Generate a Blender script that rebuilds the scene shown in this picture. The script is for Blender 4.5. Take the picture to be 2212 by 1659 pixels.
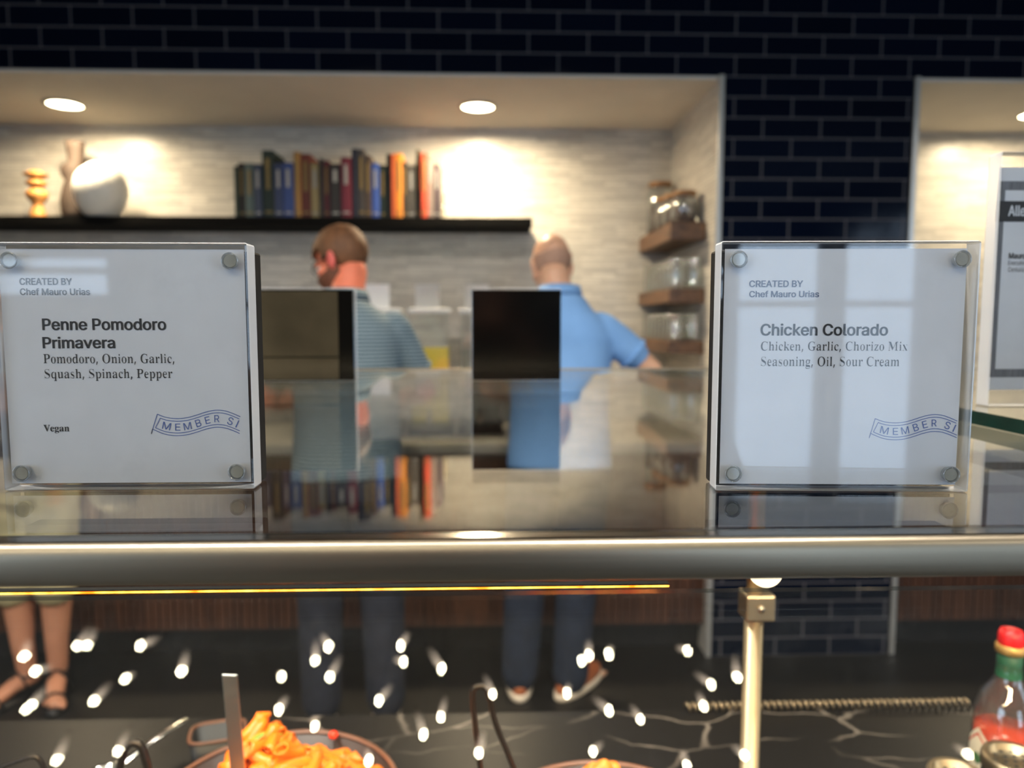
import bpy, bmesh, math, random, json
from math import sin, cos, pi, radians, atan2, sqrt
from mathutils import Vector, Matrix, Euler, noise

for _o in list(bpy.data.objects): bpy.data.objects.remove(_o)
SC = bpy.context.scene
COL = SC.collection
rnd = random.Random(11)

# ---------------------------------------------------------------- camera, world, exposure
F_PX, W_PX, H_PX = 1580.0, 2212, 1659
CAM_Z, YAW, PITCH = 1.40, radians(1.8), radians(4.98)
cam = bpy.data.cameras.new('camera'); camo = bpy.data.objects.new('camera', cam); COL.objects.link(camo)
camo.location = (0, 0, CAM_Z); camo.rotation_euler = (pi/2-PITCH, 0, -YAW)
cam.sensor_width = 36; cam.lens = 36*F_PX/W_PX; cam.clip_start = 0.01; cam.clip_end = 60
cam.dof.use_dof = True; cam.dof.focus_distance = 0.385; cam.dof.aperture_fstop = 6.6
SC.camera = camo
SC.view_settings.view_transform = 'Standard'; SC.view_settings.look = 'None'
SC.view_settings.gamma = 1.0; SC.view_settings.exposure = 0.15; SC.view_settings.use_curve_mapping = False
SC.cycles.transparent_max_bounces = 48; SC.cycles.max_bounces = 12; SC.cycles.glossy_bounces = 6
SC.cycles.sample_clamp_indirect = 6.0; SC.cycles.caustics_reflective = False; SC.cycles.caustics_refractive = False

SKY = 5.7          # daylight outside the windows
wd = bpy.data.worlds.new('daylight'); SC.world = wd; wd.use_nodes = True
bg = wd.node_tree.nodes['Background']; bg.inputs[0].default_value = (0.60, 0.77, 1.0, 1); bg.inputs[1].default_value = SKY

def look_rays(px, py):
    x = (px-W_PX/2)/F_PX; z = -(py-H_PX/2)/F_PX
    r = Vector((cos(YAW), -sin(YAW), 0)); fw = Vector((sin(YAW)*cos(PITCH), cos(YAW)*cos(PITCH), -sin(PITCH)))
    up = Vector((sin(YAW)*sin(PITCH), cos(YAW)*sin(PITCH), cos(PITCH)))
    return r*x+fw+up*z
def at_y(px, py, Y):
    d = look_rays(px, py); return Vector((0, 0, CAM_Z))+d*(Y/d.y)
def at_z(px, py, Z):
    d = look_rays(px, py); return Vector((0, 0, CAM_Z))+d*((Z-CAM_Z)/d.z)

# ---------------------------------------------------------------- materials
def lin(c):
    return tuple(((v/255)/12.92 if v/255 <= 0.04045 else ((v/255+0.055)/1.055)**2.4) for v in c)
def new_mat(name):
    m = bpy.data.materials.new(name); m.use_nodes = True
    return m, m.node_tree, m.node_tree.nodes, m.node_tree.links
def bsdf_set(b, **kw):
    for k, v in kw.items():
        b.inputs[k].default_value = v
def plain(name, rgb, rough=0.5, metal=0.0, spec=0.5, var=0.0, vscale=20, bump=0.0, bscale=80, coat=0.0, sss=0.0, stretch=None, trans=0.0):
    """principled surface with a little procedural colour and relief variation"""
    m, t, N, L = new_mat(name); b = N['Principled BSDF']; c = lin(rgb)
    bsdf_set(b, **{'Base Color': (*c, 1), 'Roughness': rough, 'Metallic': metal, 'Specular IOR Level': spec, 'Coat Weight': coat})
    if sss: bsdf_set(b, **{'Subsurface Weight': sss, 'Subsurface Radius': (0.012, 0.005, 0.003)})
    if trans: bsdf_set(b, **{'Transmission Weight': trans})
    if var or bump:
        tc = N.new('ShaderNodeTexCoord'); mp = N.new('ShaderNodeMapping'); L.new(tc.outputs['Object'], mp.inputs[0])
        if stretch: mp.inputs['Scale'].default_value = stretch
    if var:
        n = N.new('ShaderNodeTexNoise'); n.inputs['Scale'].default_value = vscale; n.inputs['Detail'].default_value = 4
        L.new(mp.outputs[0], n.inputs['Vector'])
        r = N.new('ShaderNodeValToRGB'); L.new(n.outputs['Fac'], r.inputs[0])
        r.color_ramp.elements[0].position = .3; r.color_ramp.elements[1].position = .7
        r.color_ramp.elements[0].color = (*[v*(1-var) for v in c], 1); r.color_ramp.elements[1].color = (*[min(1, v*(1+var)) for v in c], 1)
        L.new(r.outputs[0], b.inputs['Base Color'])
    if bump:
        n2 = N.new('ShaderNodeTexNoise'); n2.inputs['Scale'].default_value = bscale; L.new(mp.outputs[0], n2.inputs['Vector'])
        bp = N.new('ShaderNodeBump'); bp.inputs['Strength'].default_value = bump; bp.inputs['Distance'].default_value = 0.002
        L.new(n2.outputs['Fac'], bp.inputs['Height']); L.new(bp.outputs[0], b.inputs['Normal'])
    return m
def emit(name, rgb, strength):
    m, t, N, L = new_mat(name); N.remove(N['Principled BSDF'])
    e = N.new('ShaderNodeEmission'); e.inputs[0].default_value = (*lin(rgb), 1); e.inputs[1].default_value = strength
    L.new(e.outputs[0], N['Material Output'].inputs[0]); return m
def clear(name, tint=(1, 1, 1), gloss_rough=0.0, milk=0.0, milk_rgb=(235, 238, 240), scratch=0.0, f0=0.04):
    """clear sheet: straight-through transmission plus Fresnel (Schlick) reflection, optionally a little milky"""
    m, t, N, L = new_mat(name); N.remove(N['Principled BSDF'])
    tr = N.new('ShaderNodeBsdfTransparent'); tr.inputs[0].default_value = (*tint, 1)
    gl = N.new('ShaderNodeBsdfGlossy'); gl.inputs['Roughness'].default_value = gloss_rough; gl.inputs[0].default_value = (1, 1, 1, 1)
    lw = N.new('ShaderNodeLayerWeight'); lw.inputs['Blend'].default_value = 0.5
    pw = N.new('ShaderNodeMath'); pw.operation = 'POWER'; pw.inputs[1].default_value = 5; L.new(lw.outputs['Facing'], pw.inputs[0])
    ma = N.new('ShaderNodeMath'); ma.operation = 'MULTIPLY_ADD'; ma.inputs[1].default_value = 1-f0; ma.inputs[2].default_value = f0; L.new(pw.outputs[0], ma.inputs[0])
    mx = N.new('ShaderNodeMixShader'); L.new(ma.outputs[0], mx.inputs[0]); L.new(gl.outputs[0], mx.inputs[2])
    base = tr
    if milk or scratch:
        df = N.new('ShaderNodeBsdfDiffuse'); df.inputs[0].default_value = (*lin(milk_rgb), 1)
        m2 = N.new('ShaderNodeMixShader'); m2.inputs[0].default_value = milk; L.new(tr.outputs[0], m2.inputs[1]); L.new(df.outputs[0], m2.inputs[2]); base = m2
        if scratch:
            tc = N.new('ShaderNodeTexCoord'); ns = N.new('ShaderNodeTexNoise'); ns.inputs['Scale'].default_value = 26; ns.inputs['Detail'].default_value = 8; ns.inputs['Roughness'].default_value = .75
            L.new(tc.outputs['Object'], ns.inputs['Vector'])
            mr = N.new('ShaderNodeMapRange'); mr.inputs[1].default_value = .55; mr.inputs[2].default_value = .8; mr.inputs[3].default_value = milk; mr.inputs[4].default_value = milk+scratch
            L.new(ns.outputs['Fac'], mr.inputs[0]); L.new(mr.outputs[0], m2.inputs[0])
    L.new(base.outputs[0], mx.inputs[1]); L.new(mx.outputs[0], N['Material Output'].inputs[0]); return m
def bricks(name, axes, bw, rh, mortar, c1, c2, cm, rough, off=(0, 0), smooth=0.1, noise_mix=0.0, bump=0.3, mrough=0.8, squash=1.0, rvar=0.0, spec=.5):
    """tiled wall: axes picks the two object axes the courses run along"""
    m, t, N, L = new_mat(name); b = N['Principled BSDF']
    tc = N.new('ShaderNodeTexCoord'); sp = N.new('ShaderNodeSeparateXYZ'); L.new(tc.outputs['Object'], sp.inputs[0])
    cb = N.new('ShaderNodeCombineXYZ'); mp = N.new('ShaderNodeMapping'); mp.inputs['Location'].default_value = (off[0], off[1], 0)
    L.new(sp.outputs[axes[0]], cb.inputs[0]); L.new(sp.outputs[axes[1]], cb.inputs[1]); L.new(cb.outputs[0], mp.inputs[0])
    bk = N.new('ShaderNodeTexBrick'); L.new(mp.outputs[0], bk.inputs['Vector'])
    bk.offset = 0.5; bk.squash = squash; bk.squash_frequency = 3
    for k, v in (('Scale', 1), ('Mortar Size', mortar), ('Mortar Smooth', smooth), ('Bias', 0), ('Brick Width', bw), ('Row Height', rh)): bk.inputs[k].default_value = v
    bk.inputs['Color1'].default_value = (*lin(c1), 1); bk.inputs['Color2'].default_value = (*lin(c2), 1); bk.inputs['Mortar'].default_value = (*lin(cm), 1)
    src = bk.outputs['Color']
    if noise_mix:
        ns = N.new('ShaderNodeTexNoise'); ns.inputs['Scale'].default_value = 9; ns.inputs['Detail'].default_value = 6; L.new(mp.outputs[0], ns.inputs['Vector'])
        hs = N.new('ShaderNodeMapRange'); hs.inputs[3].default_value = 1-noise_mix; hs.inputs[4].default_value = 1+noise_mix*.4; L.new(ns.outputs['Fac'], hs.inputs[0])
        mu = N.new('ShaderNodeVectorMath'); mu.operation = 'SCALE'; L.new(src, mu.inputs[0]); L.new(hs.outputs[0], mu.inputs['Scale']); src = mu.outputs[0]
    L.new(src, b.inputs['Base Color']); b.inputs['Specular IOR Level'].default_value = spec
    mr = N.new('ShaderNodeMapRange'); mr.inputs[3].default_value = rough; mr.inputs[4].default_value = mrough; L.new(bk.outputs['Fac'], mr.inputs[0]); L.new(mr.outputs[0], b.inputs['Roughness'])
    bp = N.new('ShaderNodeBump'); bp.invert = True; bp.inputs['Strength'].default_value = bump; bp.inputs['Distance'].default_value = 0.003
    L.new(bk.outputs['Fac'], bp.inputs['Height'])
    if rvar:
        n3 = N.new('ShaderNodeTexNoise'); n3.inputs['Scale'].default_value = 14; L.new(mp.outputs[0], n3.inputs['Vector'])
        b2 = N.new('ShaderNodeBump'); b2.inputs['Strength'].default_value = rvar; b2.inputs['Distance'].default_value = 0.004
        L.new(n3.outputs['Fac'], b2.inputs['Height']); L.new(bp.outputs[0], b2.inputs['Normal']); L.new(b2.outputs[0], b.inputs['Normal'])
    else: L.new(bp.outputs[0], b.inputs['Normal'])
    return m
def marble(name):
    m, t, N, L = new_mat(name); b = N['Principled BSDF']
    tc = N.new('ShaderNodeTexCoord')
    ns = N.new('ShaderNodeTexNoise'); ns.inputs['Scale'].default_value = 3.5; ns.inputs['Detail'].default_value = 5; L.new(tc.outputs['Object'], ns.inputs['Vector'])
    sc = N.new('ShaderNodeVectorMath'); sc.operation = 'SCALE'; sc.inputs['Scale'].default_value = 0.16; L.new(ns.outputs['Color'], sc.inputs[0])
    ad = N.new('ShaderNodeVectorMath'); L.new(tc.outputs['Object'], ad.inputs[0]); L.new(sc.outputs[0], ad.inputs[1])
    mp = N.new('ShaderNodeMapping'); mp.inputs['Rotation'].default_value = (0, 0, radians(38)); mp.inputs['Scale'].default_value = (5.6, 17, 1); L.new(ad.outputs[0], mp.inputs[0])
    vo = N.new('ShaderNodeTexVoronoi'); vo.feature = 'DISTANCE_TO_EDGE'; vo.inputs['Scale'].default_value = 1; vo.voronoi_dimensions = '2D'; L.new(mp.outputs[0], vo.inputs['Vector'])
    rp = N.new('ShaderNodeMapRange'); rp.inputs[1].default_value = .008; rp.inputs[2].default_value = .036; rp.inputs[3].default_value = 1; rp.inputs[4].default_value = 0; L.new(vo.outputs['Distance'], rp.inputs[0])
    n2 = N.new('ShaderNodeTexNoise'); n2.inputs['Scale'].default_value = 4; L.new(tc.outputs['Object'], n2.inputs['Vector'])
    r2 = N.new('ShaderNodeMapRange'); r2.inputs[1].default_value = .46; r2.inputs[2].default_value = .58; L.new(n2.outputs['Fac'], r2.inputs[0])
    mu = N.new('ShaderNodeMath'); mu.operation = 'MULTIPLY'; L.new(rp.outputs[0], mu.inputs[0]); L.new(r2.outputs[0], mu.inputs[1])
    mx = N.new('ShaderNodeMix'); mx.data_type = 'RGBA'; L.new(mu.outputs[0], mx.inputs['Factor'])
    mx.inputs['A'].default_value = (*lin((24, 22, 21)), 1); mx.inputs['B'].default_value = (*lin((112, 103, 95)), 1)
    L.new(mx.outputs['Result'], b.inputs['Base Color']); bsdf_set(b, **{'Roughness': 0.36, 'Specular IOR Level': .14}); return m
def wood(name, c1, c2, rough=0.45, scale=(3, 40, 40), ax=0):
    m, t, N, L = new_mat(name); b = N['Principled BSDF']
    tc = N.new('ShaderNodeTexCoord'); mp = N.new('ShaderNodeMapping'); mp.inputs['Scale'].default_value = scale; L.new(tc.outputs['Object'], mp.inputs[0])
    ns = N.new('ShaderNodeTexNoise'); ns.inputs['Scale'].default_value = 1; ns.inputs['Detail'].default_value = 6; ns.inputs['Distortion'].default_value = .6; L.new(mp.outputs[0], ns.inputs['Vector'])
    r = N.new('ShaderNodeValToRGB'); r.color_ramp.elements[0].position = .32; r.color_ramp.elements[1].position = .68
    r.color_ramp.elements[0].color = (*lin(c1), 1); r.color_ramp.elements[1].color = (*lin(c2), 1)
    L.new(ns.outputs['Fac'], r.inputs[0]); L.new(r.outputs[0], b.inputs['Base Color']); bsdf_set(b, Roughness=rough); return m
def steel(name, rgb=(196, 190, 180), rough=0.27, stretch=(2, 220, 220), bump=0.12, rvar=.08):
    m, t, N, L = new_mat(name); b = N['Principled BSDF']
    bsdf_set(b, **{'Base Color': (*lin(rgb), 1), 'Metallic': 1.0, 'Roughness': rough})
    tc = N.new('ShaderNodeTexCoord'); mp = N.new('ShaderNodeMapping'); mp.inputs['Scale'].default_value = stretch; L.new(tc.outputs['Object'], mp.inputs[0])
    ns = N.new('ShaderNodeTexNoise'); ns.inputs['Scale'].default_value = 1; ns.inputs['Detail'].default_value = 3; L.new(mp.outputs[0], ns.inputs['Vector'])
    mr = N.new('ShaderNodeMapRange'); mr.inputs[3].default_value = rough-rvar; mr.inputs[4].default_value = rough+rvar; L.new(ns.outputs['Fac'], mr.inputs[0]); L.new(mr.outputs[0], b.inputs['Roughness'])
    bp = N.new('ShaderNodeBump'); bp.inputs['Strength'].default_value = bump; bp.inputs['Distance'].default_value = .0004; L.new(ns.outputs['Fac'], bp.inputs['Height']); L.new(bp.outputs[0], b.inputs['Normal'])
    return m
def striped(name, base, line, period=0.0125, width=0.16):
    m, t, N, L = new_mat(name); b = N['Principled BSDF']
    tc = N.new('ShaderNodeTexCoord'); sp = N.new('ShaderNodeSeparateXYZ'); L.new(tc.outputs['Object'], sp.inputs[0])
    d = N.new('ShaderNodeMath'); d.operation = 'DIVIDE'; d.inputs[1].default_value = period; L.new(sp.outputs['Z'], d.inputs[0])
    fr = N.new('ShaderNodeMath'); fr.operation = 'FRACT'; L.new(d.outputs[0], fr.inputs[0])
    lt = N.new('ShaderNodeMath'); lt.operation = 'LESS_THAN'; lt.inputs[1].default_value = width; L.new(fr.outputs[0], lt.inputs[0])
    mx = N.new('ShaderNodeMix'); mx.data_type = 'RGBA'; L.new(lt.outputs[0], mx.inputs['Factor'])
    mx.inputs['A'].default_value = (*lin(base), 1); mx.inputs['B'].default_value = (*lin(line), 1)
    L.new(mx.outputs['Result'], b.inputs['Base Color']); bsdf_set(b, Roughness=.85); return m

M = {}
GX = 0.0        # tile phase offsets, from the pier's joints
M['tile'] = bricks('navy_glazed_tile', ('X', 'Z'), 0.2307, 0.0783, 0.0032, (4, 11, 27), (6, 15, 33), (88, 87, 92), 0.10, off=(0.0755, -2.3485), bump=.5, rvar=.08, spec=.15)
M['mosaic'] = bricks('pale_stone_mosaic', ('X', 'Z'), 0.115, 0.0165, 0.0012, (222, 217, 206), (188, 184, 176), (176, 172, 164), 0.30, noise_mix=.14, bump=.25, squash=1.4, rvar=.2)
M['mosaic_side'] = bricks('pale_stone_mosaic_side', ('Y', 'Z'), 0.115, 0.0165, 0.0012, (222, 217, 206), (192, 188, 180), (176, 172, 164), 0.34, noise_mix=.14, bump=.25, squash=1.4, rvar=.25)
M['paint'] = plain('cream_paint', (222, 214, 202), .8, var=.03, vscale=6)
M['room_paint'] = plain('warm_grey_paint', (150, 140, 126), .85, var=.05, vscale=3)
M['room_dark'] = plain('beige_plaster', (112, 100, 78), .8, var=.08, vscale=3)
M['ceil'] = plain('ceiling_paint', (120, 112, 100), .9, var=.03, vscale=3)
M['floor'] = plain('dark_floor', (20, 18, 15), .55, var=.2, vscale=8, bump=.2)
M['alu'] = plain('aluminium_trim', (198, 196, 190), .35, metal=.7, var=.03)
M['glass'] = clear('shelf_glass', (.955, .975, .965))
M['pane'] = clear('guard_glass', (.985, .99, .985), scratch=.010, milk=.002)
M['green_edge'] = plain('green_glass_edge', (6, 44, 36), .12, spec=.7, var=.3, vscale=30)
M['pane_edge'] = clear('polished_glass_edge', (.45, .5, .48), .1, milk=.06)
M['acrylic'] = clear('clear_acrylic_face', (.985, .99, .995), .025, milk=.015, scratch=.05)
M['acrylic_side'] = clear('clear_acrylic_side', (.80, .84, .88), .16, milk=.62, milk_rgb=(236, 240, 244))
M['magnet'] = clear('frosted_magnet', (.8, .82, .82), .10, milk=.5, milk_rgb=(206, 204, 192), f0=.10)
M['magnet_ring'] = clear('bevelled_hole', (.8, .82, .83), .06, milk=.25, milk_rgb=(200, 200, 196), f0=.2)
M['paper'] = plain('printed_paper', (222, 224, 230), .75, var=.025, vscale=60)
M['ink'] = plain('black_ink', (30, 29, 32), .7)
M['ink_grey'] = plain('grey_ink', (98, 98, 100), .7)
M['ink_slate'] = plain('slate_ink', (80, 92, 122), .7)
M['ink_blue'] = plain('blue_ink', (84, 108, 172), .7)
M['black_plastic'] = plain('black_acrylic', (8, 8, 8), .6, spec=.2, var=.2, vscale=30)
M['black_gloss'] = plain('black_gloss_acrylic', (5, 5, 5), .14, spec=.3, var=.1, vscale=30)
M['olive_gloss'] = plain('dark_olive_acrylic', (60, 54, 41), .12, var=.25, vscale=14)
M['steel'] = steel('brushed_steel', (168, 157, 138), .40)
M['steel_lip'] = steel('steel_lip', (128, 124, 118), .16, (40, 300, 300), .25, .06)
M['spoon'] = steel('dull_spoon_steel', (186, 190, 188), .45, (60, 60, 60), .05, .05)
M['post'] = steel('satin_steel', (172, 154, 126), .4, (60, 60, 60), .05, .05)
M['chrome'] = steel('polished_steel', (208, 204, 196), .14, (60, 60, 60), .02, .03)
M['marble'] = marble('black_marble')
M['cab_dark'] = plain('dark_cabinet', (20, 18, 17), .5, var=.2)
M['walnut'] = wood('fluted_walnut', (54, 33, 22), (86, 54, 36), .5, (60, 60, 3))
M['shelf_wood'] = wood('shelf_walnut', (74, 52, 38), (116, 84, 60), .5, (40, 3, 40))
M['counter'] = plain('grey_worktop', (160, 157, 150), .4, var=.1, vscale=12)
M['blackshelf'] = plain('black_shelf', (6, 6, 6), .9, spec=.15, var=.1)
def edge_glow_mat():  # emissive colours stand in for light refracted by the pane's top edge
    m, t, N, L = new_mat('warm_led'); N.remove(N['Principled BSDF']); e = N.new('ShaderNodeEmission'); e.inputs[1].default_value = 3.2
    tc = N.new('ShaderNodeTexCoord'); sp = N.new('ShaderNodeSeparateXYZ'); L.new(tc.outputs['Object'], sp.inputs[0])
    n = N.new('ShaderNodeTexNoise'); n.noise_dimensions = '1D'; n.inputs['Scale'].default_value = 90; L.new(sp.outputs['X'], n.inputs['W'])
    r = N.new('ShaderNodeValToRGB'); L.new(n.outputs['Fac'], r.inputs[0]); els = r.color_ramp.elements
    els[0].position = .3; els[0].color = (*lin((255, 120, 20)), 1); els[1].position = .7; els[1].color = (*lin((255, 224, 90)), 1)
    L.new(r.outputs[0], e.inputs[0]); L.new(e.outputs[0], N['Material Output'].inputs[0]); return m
M['led'] = edge_glow_mat()
M['lamp_disc'] = emit('downlight_disc', (255, 236, 190), 22.0)
M['room_disc'] = emit('room_downlight_disc', (255, 240, 214), 5.0)
M['puck'] = emit('puck_light', (255, 240, 200), 1.6)
M['bulb'] = emit('pendant_bulb', (255, 246, 204), 150.0)
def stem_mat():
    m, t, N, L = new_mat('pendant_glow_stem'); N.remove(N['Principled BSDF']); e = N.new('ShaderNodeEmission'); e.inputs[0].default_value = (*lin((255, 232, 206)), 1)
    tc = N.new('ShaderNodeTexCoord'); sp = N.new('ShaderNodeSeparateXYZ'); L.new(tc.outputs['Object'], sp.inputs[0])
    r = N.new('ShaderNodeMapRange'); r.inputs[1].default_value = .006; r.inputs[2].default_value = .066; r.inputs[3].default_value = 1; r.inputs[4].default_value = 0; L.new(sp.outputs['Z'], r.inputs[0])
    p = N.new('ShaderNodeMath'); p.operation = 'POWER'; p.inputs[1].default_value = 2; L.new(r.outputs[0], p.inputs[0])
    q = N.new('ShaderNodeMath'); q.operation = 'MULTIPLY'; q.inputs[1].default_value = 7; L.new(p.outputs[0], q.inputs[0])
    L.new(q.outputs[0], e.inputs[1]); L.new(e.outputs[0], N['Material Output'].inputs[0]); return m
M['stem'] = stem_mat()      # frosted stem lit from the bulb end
M['cord'] = plain('black_cord', (15, 15, 15), .6)
M['glassware'] = clear('glassware', (.93, .94, .93), .02, milk=.05, f0=.12)
M['jar_lid'] = wood('jar_lid_wood', (120, 84, 50), (160, 116, 74), .5)
M['beans'] = plain('dark_beans', (58, 38, 26), .5, var=.5, vscale=120, bump=.6, bscale=150)
M['lemonade'] = plain('lemonade', (226, 206, 60), .2, var=.04)
M['water'] = clear('water', (.93, .95, .95), .03, milk=.06)
M['card'] = plain('white_card', (250, 248, 244), .7, var=.03)
M['skin1'] = plain('skin_ruddy', (226, 126, 96), .5, sss=.15, var=.10, vscale=14)
M['skin1ear'] = plain('skin_red_ear', (226, 110, 100), .5, sss=.2, var=.08)
M['skin2'] = plain('skin_light', (216, 168, 138), .45, sss=.15, var=.07, vscale=14)
M['skin3'] = plain('skin_tan', (196, 138, 108), .5, sss=.15, var=.08, vscale=14)
M['hair1'] = plain('light_brown_hair', (104, 68, 40), .65, var=.35, vscale=60, bump=.6, bscale=160, stretch=(1, 1, .3))
M['beard1'] = plain('auburn_beard', (104, 62, 42), .75, var=.35, vscale=90, bump=.7, bscale=180)
M['hair3'] = plain('dark_brown_hair', (52, 38, 28), .6, var=.3, vscale=60, bump=.5)
M['stubble'] = plain('cropped_grey_hair', (182, 144, 122), .8, var=.1, vscale=120)
M['polo1'] = striped('striped_polo', (74, 96, 110), (186, 200, 200))
M['polo2'] = plain('sky_blue_polo', (124, 170, 224), .85, var=.06, vscale=10, bump=.4, bscale=40)
M['collar2'] = plain('white_collar', (236, 230, 224), .8)
M['blouse3'] = plain('grey_blouse', (120, 118, 124), .85, var=.08)
M['khaki'] = plain('khaki_cloth', (196, 184, 140), .85, var=.08)
M['dark_cloth'] = plain('charcoal_cloth', (14, 14, 16), .9, var=.1)
M['jeans'] = plain('blue_jeans', (31, 34, 45), .9, var=.25, vscale=18, bump=.4, bscale=60)
M['jeans2'] = plain('navy_jeans', (27, 36, 53), .9, var=.2, vscale=18, bump=.4, bscale=60)
M['tan_leather'] = plain('tan_leather', (172, 96, 54), .55, var=.15, vscale=20)
M['white_sole'] = plain('white_rubber', (222, 206, 182), .7)
M['black_leather'] = plain('black_leather', (22, 20, 19), .5)
M['eye'] = plain('eye_white', (230, 226, 220), .2); M['lip'] = plain('lip', (176, 100, 90), .5); M['frame'] = plain('spectacle_frame', (20, 18, 18), .3)
M['bowl'] = plain('brown_stoneware', (50, 31, 22), .45, var=.2, vscale=14, bump=.15)
M['bowl_rim'] = plain('copper_brown_rim', (104, 66, 46), .4, var=.15, vscale=20)
M['penne'] = plain('tomato_penne', (236, 120, 22), .36, var=.16, vscale=60, sss=.03)
M['sauce'] = plain('tomato_sauce', (214, 92, 26), .35, var=.25, vscale=50, bump=.5)
M['pepper'] = plain('red_pepper', (222, 60, 30), .3, var=.12, vscale=60)
M['green'] = plain('green_herb', (128, 142, 40), .5, var=.25, vscale=60)
M['chicken'] = plain('orange_chicken', (226, 130, 46), .45, var=.3, vscale=60, bump=.6)
M['blackwire'] = plain('black_coated_steel', (52, 46, 40), .3, metal=.7)
M['red_cap'] = plain('red_cap', (212, 28, 30), .35); M['gold_foil'] = plain('gold_foil', (190, 150, 84), .38, metal=.6, var=.15, vscale=80, bump=.4)
M['neck_green'] = plain('green_neck_label', (28, 84, 54), .5, var=.1); M['sauce_red'] = plain('pepper_sauce', (206, 62, 18), .25, var=.15, vscale=40)
M['label_paper'] = plain('cream_label', (226, 212, 186), .6, var=.08, vscale=60); M['label_red'] = plain('label_red', (206, 52, 40), .6); M['label_green'] = plain('label_green', (70, 110, 66), .6)
M['bottle_glass'] = clear('bottle_glass', (.94, .92, .88), .02, milk=.02, f0=.09)
M['pepper_grain'] = plain('holes_dark', (24, 22, 20), .6)
M['white_ceramic'] = plain('white_ceramic', (226, 224, 216), .35, var=.03)
M['brown_vase'] = plain('taupe_vase', (66, 54, 46), .75, var=.12, vscale=20); M['turned_wood'] = wood('turned_wood', (186, 122, 60), (216, 152, 84), .5, (30, 30, 6))
M['acrylic_end'] = clear('bookend_acrylic', (.93, .9, .82), .03, milk=.18, milk_rgb=(235, 220, 180))
M['window_frame'] = plain('dark_window_frame', (40, 40, 42), .5)
M['winglass'] = clear('window_glass', (.96, .97, .97))
M['border_grey'] = plain('greyscale_border', (108, 110, 116), .7, var=.3, vscale=40, stretch=(14, 14, 1))
M['gold'] = plain('gold_print', (134, 112, 62), .6); M['silver'] = plain('silver_print', (150, 150, 148), .6)

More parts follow.
